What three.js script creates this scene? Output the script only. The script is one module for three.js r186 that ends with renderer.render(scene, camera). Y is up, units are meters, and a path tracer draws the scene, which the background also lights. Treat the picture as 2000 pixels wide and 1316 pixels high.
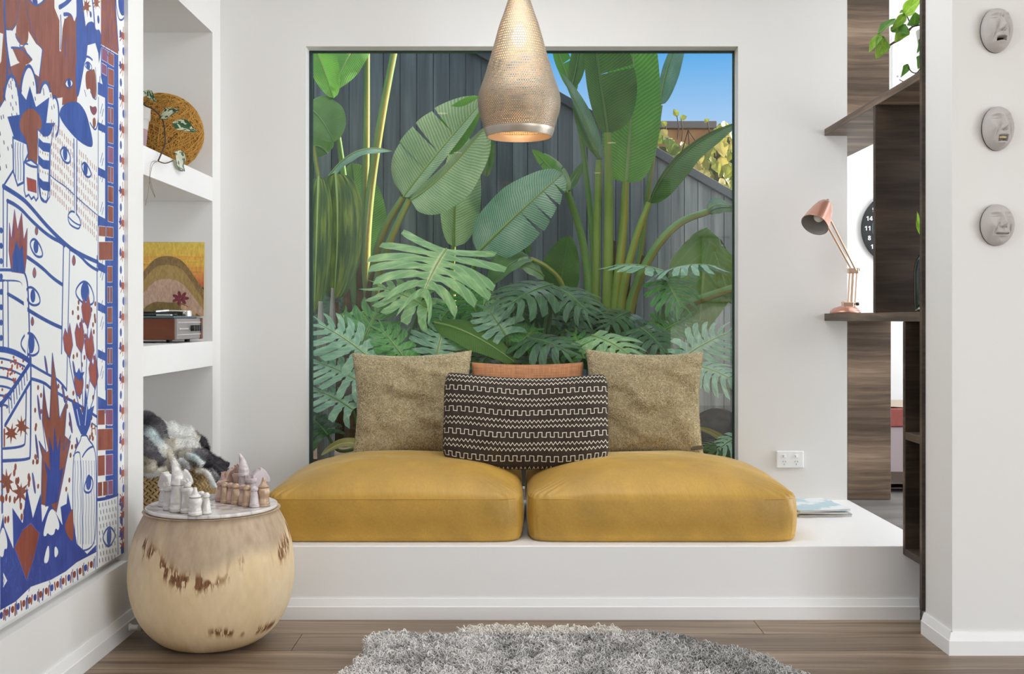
import * as THREE from 'three';
import { RoundedBoxGeometry } from 'three/addons/geometries/RoundedBoxGeometry.js';
import * as BGU from 'three/addons/utils/BufferGeometryUtils.js';
import { RectAreaLightUniformsLib } from 'three/addons/lights/RectAreaLightUniformsLib.js';
import { FontLoader } from 'three/addons/loaders/FontLoader.js';
import { TextGeometry } from 'three/addons/geometries/TextGeometry.js';

// ---------------------------------------------------------------- camera, sky, sun, unseen area lights, exposure
const scene = new THREE.Scene();
const FOCAL = 2100, CX = 1004, CY = 622, EYE = 1.039, ZC = 4.67;   // focal length and principal point in pixels of a 2000 x 1316 frame
const camera = new THREE.PerspectiveCamera(2 * Math.atan(658 / FOCAL) * 180 / Math.PI, 2000 / 1316, 0.05, 200);
camera.position.set(0, EYE, ZC);
camera.lookAt(0, EYE, 0);
camera.setViewOffset(2000, 1316, 1000 - CX, 658 - CY, 2000, 1316);
scene.add(camera);

const renderer = new THREE.WebGLRenderer({ antialias: true });
renderer.toneMapping = THREE.LinearToneMapping;
renderer.toneMappingExposure = 1.0;
renderer.shadowMap.enabled = true;

{ // sky paler towards the horizon, brightened overhead to light the garden
  const w = 64, h = 360, d = new Float32Array(w * h * 4);
  const top = [1.08, 1.2, 1.36], mid = [0.085, 0.41, 0.84], hor = [0.80, 0.90, 0.98], low = [0.22, 0.22, 0.2];
  const mix = (a, b, t) => a.map((x, i) => x + (b[i] - x) * t);
  for (let y = 0; y < h; y++) {
    const e = (y + 0.5) / h * 180 - 90;                 // elevation; row 0 is the bottom
    let c;
    if (e < 0) c = mix(hor, low, Math.min(1, -e / 6));
    else if (e < 14) c = mix(hor, mid, Math.pow(e / 14, 1.5));
    else c = mix(mid, top, Math.min(1, (e - 14) / 32));
    for (let x = 0; x < w; x++) { const i = (y * w + x) * 4; d[i] = c[0]; d[i + 1] = c[1]; d[i + 2] = c[2]; d[i + 3] = 1; }
  }
  const t = new THREE.DataTexture(d, w, h, THREE.RGBAFormat, THREE.FloatType);
  t.mapping = THREE.EquirectangularReflectionMapping; t.magFilter = THREE.LinearFilter; t.minFilter = THREE.LinearFilter; t.needsUpdate = true;
  scene.background = t; scene.environment = t;
}
const sun = new THREE.DirectionalLight(new THREE.Color(1, 0.93, 0.80), 14);
sun.position.set(17, 10.6, -10.2); sun.target.position.set(0, 1.2, -2.5);
sun.castShadow = true; sun.shadow.mapSize.set(2048, 2048);
Object.assign(sun.shadow.camera, { left: -9, right: 9, top: 9, bottom: -9, near: 0.5, far: 40 });
scene.add(sun, sun.target);

RectAreaLightUniformsLib.init();
function unseenAreaLight(x, y, z, tx, ty, tz, w, h, power, color) {     // area light for a source out of view
  const l = new THREE.RectAreaLight(color, power, w, h);
  l.position.set(x, y, z); l.lookAt(tx, ty, tz); scene.add(l); return l;
}
const DAY = new THREE.Color(0.93, 0.98, 1.03);
unseenAreaLight(0.15, 2.655, 1.2, 0.15, 0, 1.199, 1.5, 0.9, 4.4, DAY);            // glowing panel out of view overhead, placed to light the bench tops
unseenAreaLight(4.44, 1.32, 5.9, 0, 1.32, 5.9, 3.2, 2.2, 7.7, DAY);              // unseen doors behind the camera at right, placed to light the walls
unseenAreaLight(-4.44, 1.4, 5.9, 2, 1.4, 5.9, 3.3, 2.0, 6.0, DAY);                // unseen window behind the camera at left, placed to light the bench front
unseenAreaLight(4.40, 1.45, 0.45, 0, 1.45, 0.45, 1.1, 1.9, 14, DAY);               // unseen blind in the adjoining room, placed to light the back wall
unseenAreaLight(2.9, 3.24, -0.35, 2.9, 0, -0.351, 2.2, 1.8, 0.7, DAY);             // unseen ceiling panel, placed to light the adjoining room

// ---------------------------------------------------------------- helpers
const V3 = (x, y, z) => new THREE.Vector3(x, y, z);
const at = (px, py, D) => V3((px - CX) * D / FOCAL, EYE - (py - CY) * D / FOCAL, ZC - D);   // photo pixel at a chosen depth -> metres
let seed = 12345;
const setSeed = (s) => { seed = s >>> 0; };
const rnd = () => { seed = (seed + 0x6D2B79F5) >>> 0; let t = seed; t = Math.imul(t ^ (t >>> 15), t | 1); t ^= t + Math.imul(t ^ (t >>> 7), t | 61); return ((t ^ (t >>> 14)) >>> 0) / 4294967296; };
const rr = (a, b) => a + (b - a) * rnd();
const clamp = (x, a = 0, b = 1) => Math.min(b, Math.max(a, x));
const smooth = (a, b, x) => { const t = clamp((x - a) / (b - a)); return t * t * (3 - 2 * t); };
const lerp = (a, b, t) => a + (b - a) * t;
const hash = (x, y, z, s) => { let h = Math.imul(x | 0, 374761393) ^ Math.imul(y | 0, 668265263) ^ Math.imul(z | 0, 2147483647) ^ Math.imul(s | 0, 1274126177); h = Math.imul(h ^ (h >>> 13), 1274126177); h ^= h >>> 16; return (h >>> 0) / 4294967296; };
function noise2(x, y, s = 0, px = 0, py = 0) {            // value noise 0..1, wraps every px, py cells when given
  const xi = Math.floor(x), yi = Math.floor(y), fx = x - xi, fy = y - yi;
  const u = fx * fx * (3 - 2 * fx), v = fy * fy * (3 - 2 * fy);
  const m = (a, p) => (p ? ((a % p) + p) % p : a);
  const h = (i, j) => hash(m(xi + i, px), m(yi + j, py), 7, s);
  return lerp(lerp(h(0, 0), h(1, 0), u), lerp(h(0, 1), h(1, 1), u), v);
}
function noise3(x, y, z, s = 0) {
  const xi = Math.floor(x), yi = Math.floor(y), zi = Math.floor(z), fx = x - xi, fy = y - yi, fz = z - zi;
  const u = fx * fx * (3 - 2 * fx), v = fy * fy * (3 - 2 * fy), w = fz * fz * (3 - 2 * fz);
  const h = (i, j, k) => hash(xi + i, yi + j, zi + k, s);
  return lerp(lerp(lerp(h(0, 0, 0), h(1, 0, 0), u), lerp(h(0, 1, 0), h(1, 1, 0), u), v), lerp(lerp(h(0, 0, 1), h(1, 0, 1), u), lerp(h(0, 1, 1), h(1, 1, 1), u), v), w);
}
function fbm2(x, y, oct, s = 0, px = 0, py = 0) { let a = 0, k = 0.5, n = 0; for (let i = 0; i < oct; i++) { a += k * noise2(x, y, s + i * 17, px, py); n += k; k *= 0.5; x *= 2; y *= 2; px *= 2; py *= 2; } return a / n; }
function fbm3(x, y, z, oct, s = 0) { let a = 0, k = 0.5, n = 0; for (let i = 0; i < oct; i++) { a += k * noise3(x, y, z, s + i * 17); n += k; k *= 0.5; x *= 2; y *= 2; z *= 2; } return a / n; }
function dataTexture(w, h, f, srgb = true) {               // f(u, v) -> [r, g, b] or a grey, 0..255
  const d = new Uint8Array(w * h * 4);
  for (let y = 0; y < h; y++) for (let x = 0; x < w; x++) { const c = f(x / w, y / h, x, y), i = (y * w + x) * 4; const a = Array.isArray(c) ? c : [c, c, c]; d[i] = clamp(a[0], 0, 255); d[i + 1] = clamp(a[1], 0, 255); d[i + 2] = clamp(a[2], 0, 255); d[i + 3] = 255; }
  const t = new THREE.DataTexture(d, w, h, THREE.RGBAFormat);
  t.wrapS = t.wrapT = THREE.RepeatWrapping; t.magFilter = THREE.LinearFilter; t.minFilter = THREE.LinearMipmapLinearFilter; t.generateMipmaps = true;
  if (srgb) t.colorSpace = THREE.SRGBColorSpace;
  t.needsUpdate = true; return t;
}
function canvasTexture(w, h, draw, srgb = true) {
  const c = document.createElement('canvas'); c.width = w; c.height = h;
  draw(c.getContext('2d'), w, h);
  const t = new THREE.CanvasTexture(c); t.wrapS = t.wrapT = THREE.RepeatWrapping; if (srgb) t.colorSpace = THREE.SRGBColorSpace; return t;
}
const col = (hex) => new THREE.Color(hex);
const std = (o) => new THREE.MeshStandardMaterial(o);
const phys = (o) => new THREE.MeshPhysicalMaterial(o);
const taken = new Map();
function numbered(name) { const n = taken.get(name) ?? 0; taken.set(name, n + 1); return n ? name + '_' + String(n).padStart(3, '0') : name; }
function mesh(name, geo, mat, parent) {
  const g = Array.isArray(geo) ? merge(geo) : geo;
  const m = new THREE.Mesh(g, mat); m.castShadow = m.receiveShadow = true; m.name = name; parent.add(m); return m;
}
const part = (name, geo, mat, parent) => mesh(numberedIn(parent, name), geo, mat, parent);
function numberedIn(parent, name) { const c = parent.userData_names ??= new Map(); const n = c.get(name) ?? 0; c.set(name, n + 1); return n ? name + '_' + String(n).padStart(3, '0') : name; }
function thing(name, label, category, pos = [0, 0, 0], turn = 0, group) {
  const o = new THREE.Group(); o.name = numbered(name); scene.add(o);
  o.position.set(...pos); o.rotation.y = turn; o.userData = { label, category, kind: 'thing' };
  if (group) o.userData.group = group;
  return o;
}
function solo(name, geo, mat, label, category, group) {
  const m = mesh(numbered(name), geo, mat, scene); m.userData = { label, category, kind: 'thing' }; if (group) m.userData.group = group; return m;
}
function copy(src, label, pos, turn, scale) {
  const o = src.clone(); o.name = numbered(src.name.replace(/_\d{3}$/, '')); o.userData = { ...src.userData, label }; scene.add(o);
  if (pos) o.position.set(...pos); if (turn !== undefined) o.rotation.y = turn; if (scale) o.scale.multiplyScalar(scale); return o;
}
function structure(name, geo, mat, label) { const m = mesh(numbered(name), geo, mat, scene); m.userData.kind = 'structure'; if (label) m.userData.label = label; return m; }
function merge(list) {
  const l = list.map((g) => { const q = g.index ? g.toNonIndexed() : g.clone(); for (const k of Object.keys(q.attributes)) if (!['position', 'normal', 'uv', 'color'].includes(k)) q.deleteAttribute(k); q.clearGroups?.(); return q; });
  const all = l.every((g) => g.attributes.color), uv = l.every((g) => g.attributes.uv);
  for (const g of l) { if (!all) g.deleteAttribute('color'); if (!uv) g.deleteAttribute('uv'); }
  return BGU.mergeGeometries(l, false);
}
function metricUV(g, s = 1, swap = false) {                // uv in metres by the dominant axis of each face
  const q = g.index ? g.toNonIndexed() : g, p = q.attributes.position, n = q.attributes.normal, uv = new Float32Array(p.count * 2);
  for (let i = 0; i < p.count; i++) {
    const ax = Math.abs(n.getX(i)), ay = Math.abs(n.getY(i)), az = Math.abs(n.getZ(i));
    let u, v;
    if (ax >= ay && ax >= az) { u = p.getZ(i); v = p.getY(i); } else if (ay >= az) { u = p.getX(i); v = p.getZ(i); } else { u = p.getX(i); v = p.getY(i); }
    uv[2 * i] = (swap ? v : u) * s; uv[2 * i + 1] = (swap ? u : v) * s;
  }
  q.setAttribute('uv', new THREE.BufferAttribute(uv, 2)); return q;
}
const box = (x0, x1, y0, y1, z0, z1) => metricUV(new THREE.BoxGeometry(x1 - x0, y1 - y0, z1 - z0).translate((x0 + x1) / 2, (y0 + y1) / 2, (z0 + z1) / 2));
const rbox = (x0, x1, y0, y1, z0, z1, r = 0.004, seg = 2) => metricUV(new RoundedBoxGeometry(x1 - x0, y1 - y0, z1 - z0, seg, r).translate((x0 + x1) / 2, (y0 + y1) / 2, (z0 + z1) / 2));
function extrude(pts, depth, bevel = 0, holes = []) {      // outline in x, y; grows along +z
  const s = new THREE.Shape(pts.map((p) => new THREE.Vector2(p[0], p[1])));
  for (const h of holes) s.holes.push(new THREE.Path(h.map((p) => new THREE.Vector2(p[0], p[1]))));
  return new THREE.ExtrudeGeometry(s, { depth: depth - 2 * bevel, bevelEnabled: bevel > 0, bevelSize: bevel, bevelThickness: bevel, bevelSegments: 2, steps: 1, curveSegments: 24 }).translate(0, 0, bevel);
}
const lathe = (pts, seg = 48) => new THREE.LatheGeometry(pts.map((p) => new THREE.Vector2(p[0], p[1])), seg);
const curveOf = (pts) => new THREE.CatmullRomCurve3(pts.map((p) => (p.isVector3 ? p : V3(...p))), false, 'centripetal');
function tube(pts, r, seg = 24, rad = 8, taper) {          // r0 -> r1 when taper is given
  const c = curveOf(pts), g = new THREE.TubeGeometry(c, seg, r, rad, false);
  if (taper !== undefined) {
    const p = g.attributes.position, q = V3(0, 0, 0);
    for (let i = 0; i <= seg; i++) { c.getPointAt(i / seg, q); const k = typeof taper === 'function' ? taper(i / seg) : lerp(1, taper / r, i / seg); for (let j = 0; j <= rad; j++) { const n = i * (rad + 1) + j; p.setXYZ(n, q.x + (p.getX(n) - q.x) * k, q.y + (p.getY(n) - q.y) * k, q.z + (p.getZ(n) - q.z) * k); } }
    g.computeVertexNormals();
  }
  return g;
}
function rod(a, b, r, r2 = r, seg = 12) { const d = b.clone().sub(a), g = new THREE.CylinderGeometry(r2, r, d.length(), seg); g.applyQuaternion(new THREE.Quaternion().setFromUnitVectors(V3(0, 1, 0), d.clone().normalize())); return g.translate((a.x + b.x) / 2, (a.y + b.y) / 2, (a.z + b.z) / 2); }
function grid(nu, nv, f, closedU = false) {                // f(u, v) -> Vector3, u and v in 0..1; indexed, smooth
  const pos = [], uv = [], idx = [];
  for (let j = 0; j <= nv; j++) for (let i = 0; i <= nu; i++) { const p = f(i / nu, j / nv); pos.push(p.x, p.y, p.z); uv.push(i / nu, j / nv); }
  for (let j = 0; j < nv; j++) for (let i = 0; i < nu; i++) { const a = j * (nu + 1) + i, b = a + 1, c = a + nu + 1, d = c + 1; idx.push(a, b, d, a, d, c); }
  const g = new THREE.BufferGeometry(); g.setAttribute('position', new THREE.Float32BufferAttribute(pos, 3)); g.setAttribute('uv', new THREE.Float32BufferAttribute(uv, 2)); g.setIndex(idx); g.computeVertexNormals();
  if (closedU) { const n = g.attributes.normal; for (let j = 0; j <= nv; j++) { const a = j * (nu + 1), b = a + nu; const q = V3(n.getX(a) + n.getX(b), n.getY(a) + n.getY(b), n.getZ(a) + n.getZ(b)).normalize(); n.setXYZ(a, q.x, q.y, q.z); n.setXYZ(b, q.x, q.y, q.z); } }
  return g;
}
function tint(g, c) { const n = g.attributes.position.count, a = new Float32Array(n * 3); for (let i = 0; i < n; i++) { a[3 * i] = c.r; a[3 * i + 1] = c.g; a[3 * i + 2] = c.b; } g.setAttribute('color', new THREE.BufferAttribute(a, 3)); return g; }
function tintBy(g, f) { const p = g.attributes.position, a = new Float32Array(p.count * 3); for (let i = 0; i < p.count; i++) { const c = f(p.getX(i), p.getY(i), p.getZ(i), i); a[3 * i] = c.r; a[3 * i + 1] = c.g; a[3 * i + 2] = c.b; } g.setAttribute('color', new THREE.BufferAttribute(a, 3)); return g; }
// ---------------------------------------------------------------- large structure
const M = {};
M.wall = std({ color: new THREE.Color(0.80, 0.79, 0.77), roughness: 0.75 });
M.wallSide = M.wall;
M.trim = std({ color: new THREE.Color(0.87, 0.865, 0.855), roughness: 0.4 });
M.ceiling = std({ color: new THREE.Color(0.85, 0.85, 0.84), roughness: 0.9 });
M.frame = std({ color: col('#2c3f3d'), roughness: 0.4, metalness: 0.3 });
M.charcoal = std({ color: col('#26282a'), roughness: 0.6 });

const streakTex = (s, base, dark, light, gx, gy) => dataTexture(1024, 512, (u, v) => {        // timber grain along u
  const w = fbm2(u * 4, v * 6, 3, s + 3, 4, 6) * 0.06;
  const a = fbm2(u * gx, (v + w) * gy, 4, s, gx, gy), b = fbm2(u * gx * 3, (v + w) * gy * 4, 3, s + 50, gx * 3, gy * 4), c = fbm2(u * 2, v * 4, 3, s + 90, 2, 4);
  let t = 0.55 * a + 0.3 * b + 0.35 * (c - 0.5) * 1.6 + 0.07;
  const fine = Math.pow(clamp(b * 1.5 - 0.35), 2);
  t = clamp((t - 0.25) * 1.8);
  return [0, 1, 2].map((i) => lerp(dark[i], light[i], t) * 0.75 + base[i] * 0.25 - 14 * fine);
});
M.floorTex = streakTex(11, [170, 148, 126], [94, 76, 60], [216, 194, 168], 3, 58);
M.plank = [0, 1, 2, 3].map((k) => { const t = M.floorTex.clone(); t.offset.set(k * 0.31, k * 0.23); t.repeat.set(0.55, 1.1); t.needsUpdate = true; return std({ map: t, color: new THREE.Color(...[[1, 1, 1], [0.86, 0.85, 0.84], [1.06, 1.05, 1.04], [0.94, 0.93, 0.93]][k].map((x) => Math.min(1, x * 0.94))), roughness: 0.42, bumpMap: t, bumpScale: 0.0008 }); });
M.darkGap = std({ color: col('#17120e'), roughness: 0.9 });

const BENCH = 0.252, ZB = ZC - 3.724;       // top of the raised bench platform and its front face
{
  const bed = structure('floor', [box(-1.5, 4.6, -0.08, -0.006, -0.11, 11), box(-4.6, -1.5, -0.08, -0.006, 3.2, 8.3)], M.darkGap, 'dark bed beneath the boards of the timber floor');
  setSeed(5);
  const W = 0.181, z0 = ZB - 0.002;
  for (let r = -1; r < 11; r++) {
    let x = -1.5 - (r % 2 ? 1.1 : 0.3) - (r === 1 ? 0.37 : 0);
    while (x < 4.6) { const L = 2.3 + rr(-0.4, 0.4), a = Math.max(x, -1.5), b = Math.min(x + L, 4.6); if (b > a + 0.02) part('plank', box(a + 0.001, b - 0.001, -0.006, 0, z0 + r * W + 0.0022, z0 + (r + 1) * W - 0.0012), M.plank[Math.floor(rnd() * 4)], bed); x += L; }
  }
  structure('floor', [box(-1.5, 4.6, -0.0055, -0.001, z0 + 11 * W, 11), box(-4.6, -1.5, -0.0055, -0.001, 3.2, 8.3)], M.plank[0], 'timber floor of the room behind the camera');
}
// back wall with the picture window
const WX0 = -0.9044, WX1 = 0.9733, WY0 = 0.30, WY1 = 2.221;
structure('wall_back', metricUV(extrude([[-1.9, -0.08], [1.447, -0.08], [1.447, 2.9], [-1.9, 2.9]], 0.112, 0, [[[WX0, WY0], [WX0, WY1], [WX1, WY1], [WX1, WY0]]]).translate(0, 0, -0.112)), M.wall, 'white back wall around the large window');
{
  const w = new THREE.Group(); w.name = 'window_1'; scene.add(w); w.userData.kind = 'structure'; w.userData.label = 'large fixed picture window onto the garden';
  const t = 0.004, fz = -0.11;
  part('window_frame', [box(WX0, WX0 + 0.012, WY0, WY1, fz, -0.075), box(WX1 - t, WX1, WY0, WY1, fz, -0.075), box(WX0 + 0.012, WX1 - t, WY1 - t, WY1, fz, -0.075), box(WX0 + 0.012, WX1 - t, WY0, WY0 + t, fz, -0.075)], M.frame, w);
  const glass = phys({ color: 0xffffff, transmission: 1, thickness: 0, roughness: 0, ior: 1.5, specularIntensity: 1 });
  const p = new THREE.Mesh(new THREE.PlaneGeometry(WX1 - WX0, WY1 - WY0), glass); p.name = 'window_pane'; p.position.set((WX0 + WX1) / 2, (WY0 + WY1) / 2, -0.085); w.add(p);
}
// bench platform across the alcove
structure('bench_platform', rbox(-1.9, 1.4525, -0.05, BENCH, -0.001, ZB, 0.004), M.trim, 'white built-in bench platform under the window');
const skirt = (h = 0.071) => [[0, -0.002], [0.016, -0.002], [0.016, h * 0.62], [0.0135, h * 0.66], [0.006, h], [0, h]];
function skirting(x, z, len, dir, h) {      // dir: 0 faces +z and runs +x, 1 faces -x and runs +z, 2 faces +x and runs +z
  const g = extrude(skirt(h), len);
  if (dir === 0) g.rotateY(-Math.PI / 2).translate(len, 0, 0).applyMatrix4(new THREE.Matrix4().makeTranslation(x, 0, z));
  if (dir === 1) g.applyMatrix4(new THREE.Matrix4().makeScale(-1, 1, 1)).translate(x, 0, z);
  if (dir === 2) g.translate(x, 0, z);
  if (dir === 1) { const i = g.index; if (!i) { const p = g.attributes.position.array; for (let k = 0; k < p.length; k += 9) for (let c = 0; c < 3; c++) { const t = p[k + 3 + c]; p[k + 3 + c] = p[k + 6 + c]; p[k + 6 + c] = t; } } g.computeVertexNormals(); }
  return metricUV(g);
}
function skirtCorner() {                                   // mitred outer corner, facing -x and +z
  const p = skirt(), pos = [], idx = [];
  for (const [o, y] of p) pos.push(-0, y, 0, -o, y, 0, -o, y, o, 0, y, o);
  for (let i = 1; i < p.length - 1; i++) { const a = i * 4, b = a + 4; for (const [c, d] of [[1, 2], [2, 3]]) idx.push(a + c, a + d, b + d, a + c, b + d, b + c); }
  const t = 4 * (p.length - 2); idx.push(t, t + 1, t + 2, t, t + 2, t + 3);
  const g = new THREE.BufferGeometry(); g.setAttribute('position', new THREE.Float32BufferAttribute(pos, 3)); g.setAttribute('uv', new THREE.Float32BufferAttribute(new Float32Array(pos.length / 3 * 2), 2)); g.setIndex(idx);
  const q = g.toNonIndexed(); q.computeVertexNormals(); return q;
}
const XL = -1.276, XR = 1.357, ZR = ZC - 3.33, ZRB = ZC - 3.545;
structure('baseboard_back', skirting(XL, ZB, 1.40 - XL, 0), M.trim, 'white skirting along the bench front');
// left wall: niches near the window, recessed mural bay towards the camera
const nz0 = ZC - 4.549, nz1 = ZC - 3.70, bayZ = ZC - 3.555;
{
  const T = 0.5, g = [];
  g.push(box(XL - T, XL, -0.05, 2.75, 0, nz0));                         // narrow return beside the window wall
  g.push(box(XL - T, XL, -0.05, 2.75, nz1, bayZ));                      // pier between niches and mural
  g.push(box(XL - T, XL, 2.249, 2.75, nz0, nz1));                       // above the niches
  g.push(box(XL - T, XL, -0.05, BENCH - 0.001, nz0, nz1));              // below
  g.push(box(XL - T, XL - 0.44, BENCH - 0.001, 2.249, nz0, nz1));       // back of the niches
  structure('wall_left', g, M.wall, 'white left wall with three deep niches');
  structure('wall_left', [box(XL - T, XL, -0.05, 0.239, bayZ, 2.9), box(XL - T, XL - 0.045, 0.239, 2.75, bayZ, 2.9), box(XL - T, XL, -0.05, 2.75, 2.9, 3.3), box(-4.5, XL - T, -0.05, 2.75, 3.1, 3.3), box(-4.7, -4.5, -0.05, 2.75, 3.1, 4.2), box(-4.7, -4.5, -0.05, 0.3, 4.2, 7.6), box(-4.7, -4.5, 2.45, 2.75, 4.2, 7.6), box(-4.7, -4.5, -0.05, 2.75, 7.6, 8.2), box(-4.7, -1.276, -0.05, 2.75, 8.2, 8.4), box(-1.476, -1.276, -0.05, 2.75, 8.4, 11)], M.wall, 'white left wall with the ledge below the mural');
  for (const [y0, y1, nm] of [[1.535, 1.636, 'upper'], [0.8385, 0.944, 'lower']]) structure('niche_shelf', rbox(XL - 0.44, XL + 0.0005, y0, y1, nz0, nz1, 0.002, 1), M.trim, 'white plastered ' + nm + ' shelf of the wall niches');
  structure('baseboard_left', skirting(XL, ZB, 2.9 - ZB, 2, 0.074), M.trim, 'white skirting below the mural');
}
// right: wall stub that carries the three faces, and its continuation
structure('wall_right', box(XR, 4.6, -0.05, 2.75, ZRB, ZR), M.wall, 'white wall stub at the right');
structure('baseboard_right', [skirting(XR, ZR, 4.5 - XR, 0), skirting(XR, ZRB, ZR - ZRB, 1), metricUV(skirtCorner().translate(XR, 0, ZR))], M.trim, 'white skirting around the right wall stub');
// the rest of the room, behind the camera
structure('wall_right', [box(4.5, 4.7, -0.05, 0.1, 4.2, 7.5), box(4.5, 4.7, 2.5, 2.75, 4.2, 7.5), box(4.5, 4.7, -0.05, 2.75, ZR, 4.2), box(4.5, 4.7, -0.05, 2.75, 7.5, 8.2)], M.wall, 'right wall with an opening for unseen glazed doors behind the camera');
structure('wall_rear', [box(1.87, 4.7, -0.05, 2.75, 8.0, 8.2), box(1.87, 2.0, -0.05, 2.75, 8.2, 11.0), box(-1.776, 2.0, -0.05, 2.75, 11.0, 11.2)], M.wall, 'rear wall of the room behind the camera');
{
  const lp = thing('unseen_ceiling_panel', 'unseen glowing panel in the ceiling, placed to light the bench from above', 'unseen_light', [0.15, 2.7, 1.2]);
  part('frame', [rbox(-0.79, 0.79, -0.03, 0, -0.49, -0.45, 0.004), rbox(-0.79, 0.79, -0.03, 0, 0.45, 0.49, 0.004), rbox(-0.79, -0.75, -0.03, 0, -0.45, 0.45, 0.004), rbox(0.75, 0.79, -0.03, 0, -0.45, 0.45, 0.004)], M.trim, lp);
  part('diffuser', box(-0.75, 0.75, -0.025, -0.005, -0.45, 0.45), std({ color: 0xffffff, emissive: new THREE.Color(0.95, 0.98, 1), emissiveIntensity: 0.6, roughness: 0.6 }), lp);  // glowing face of the unseen panel that lights the bench from above
}
structure('ceiling', [box(-1.9, 4.7, 2.7, 2.95, ZRB, 11.2), box(-4.7, -1.9, 2.7, 2.95, 3.1, 8.4), box(-1.9, 1.447, 2.7, 2.95, -0.112, ZRB)], M.ceiling, 'white flat ceiling');
function unseenWindow(n, x, z0, z1, y0, y1, bars, label) {  // window out of view behind the camera, placed to light the room
  const w = new THREE.Group(); w.name = 'window_' + n; scene.add(w); w.userData.kind = 'structure'; w.userData.label = label;
  const g = [box(x - 0.03, x + 0.03, y0, y0 + 0.06, z0, z1), box(x - 0.03, x + 0.03, y1 - 0.06, y1, z0, z1)];
  for (let i = 0; i <= bars; i++) { const z = lerp(z0 + 0.03, z1 - 0.03, i / bars); g.push(box(x - 0.03, x + 0.03, y0 + 0.06, y1 - 0.06, z - 0.03, z + 0.03)); }
  part('window_frame', g, M.charcoal, w);
  const p = part('window_pane', new THREE.PlaneGeometry(z1 - z0, y1 - y0).rotateY(Math.PI / 2).translate(x, (y0 + y1) / 2, (z0 + z1) / 2), phys({ color: 0xffffff, transmission: 1, thickness: 0, roughness: 0 }), w); p.castShadow = false;
}
unseenWindow(2, 4.6, 4.2, 7.5, 0.1, 2.5, 3, 'unseen glazed doors behind the camera, placed to light the room from the right');
unseenWindow(3, -4.6, 4.2, 7.6, 0.3, 2.45, 3, 'unseen window behind the camera, placed to light the room from the left');
// adjoining room on the raised level
{
  M.concrete = std({ map: dataTexture(512, 512, (u, v) => { const a = fbm2(u * 6, v * 10, 5, 21, 6, 10), b = fbm2(u * 4, v * 60, 3, 33, 4, 60); const t = 84 + 46 * a + 22 * (b - 0.5); return [t * 1.02, t * 0.98, t * 0.95]; }), roughness: 0.55 });
  structure('floor', [box(1.4535, 4.6, 0.05, BENCH - 0.002, -2.2, 0.935), box(1.65, 4.6, 0.05, BENCH - 0.002, 0.935, ZRB - 0.001)], M.concrete, 'grey raised floor of the adjoining room');
  structure('wall_far', box(1.40, 4.7, 0, 3.3, -2.13, -1.93), M.wall, 'white far wall of the adjoining room');
  structure('wall_side', [box(4.5, 4.7, 0, 3.3, -1.93, ZRB), box(1.447, 4.7, 2.95, 3.3, ZRB - 0.15, ZRB), box(1.40, 1.447, 2.7, 3.3, -0.112, ZRB - 0.15)], M.wall, 'side wall of the adjoining room');
  structure('wall_outer', box(1.40, 1.447, -0.08, 3.3, -1.93, -0.112), M.wall, 'outer wall of the adjoining room beside the garden');
  structure('ceiling', [box(1.40, 4.7, 3.3, 3.5, -2.13, ZRB)], M.ceiling, 'white ceiling of the adjoining room');
  const bl = thing('unseen_blind', 'unseen glowing blind in the adjoining room, placed to light the back wall', 'blind', [4.5, 0.5, 0.45]);
  part('roller', new THREE.CylinderGeometry(0.03, 0.03, 1.14, 20).rotateX(Math.PI / 2).translate(-0.04, 1.93, 0), M.trim, bl);
  part('fabric', box(-0.045, -0.042, 0, 1.93, -0.55, 0.55), std({ color: 0xffffff, emissive: new THREE.Color(0.95, 0.98, 1), emissiveIntensity: 0.8, roughness: 0.8 }), bl);  // glows as an unseen source for the right part of the back wall
  part('bottom_bar', rbox(-0.052, -0.036, -0.02, 0.004, -0.55, 0.55, 0.003), M.trim, bl);
  const lp = thing('unseen_ceiling_panel', 'unseen glowing panel in the ceiling, placed to light the adjoining room', 'ceiling light', [2.9, 3.3, -0.35]);
  part('frame', [rbox(-1.14, 1.14, -0.04, 0, -0.94, -0.9, 0.004), rbox(-1.14, 1.14, -0.04, 0, 0.9, 0.94, 0.004), rbox(-1.14, -1.1, -0.04, 0, -0.9, 0.9, 0.004), rbox(1.1, 1.14, -0.04, 0, -0.9, 0.9, 0.004)], M.trim, lp);
  part('diffuser', box(-1.1, 1.1, -0.03, -0.005, -0.9, 0.9), std({ color: 0xffffff, emissive: new THREE.Color(0.95, 0.98, 1), emissiveIntensity: 0.6, roughness: 0.6 }), lp);  // glowing face of the unseen panel that lights the adjoining room
}
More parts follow.
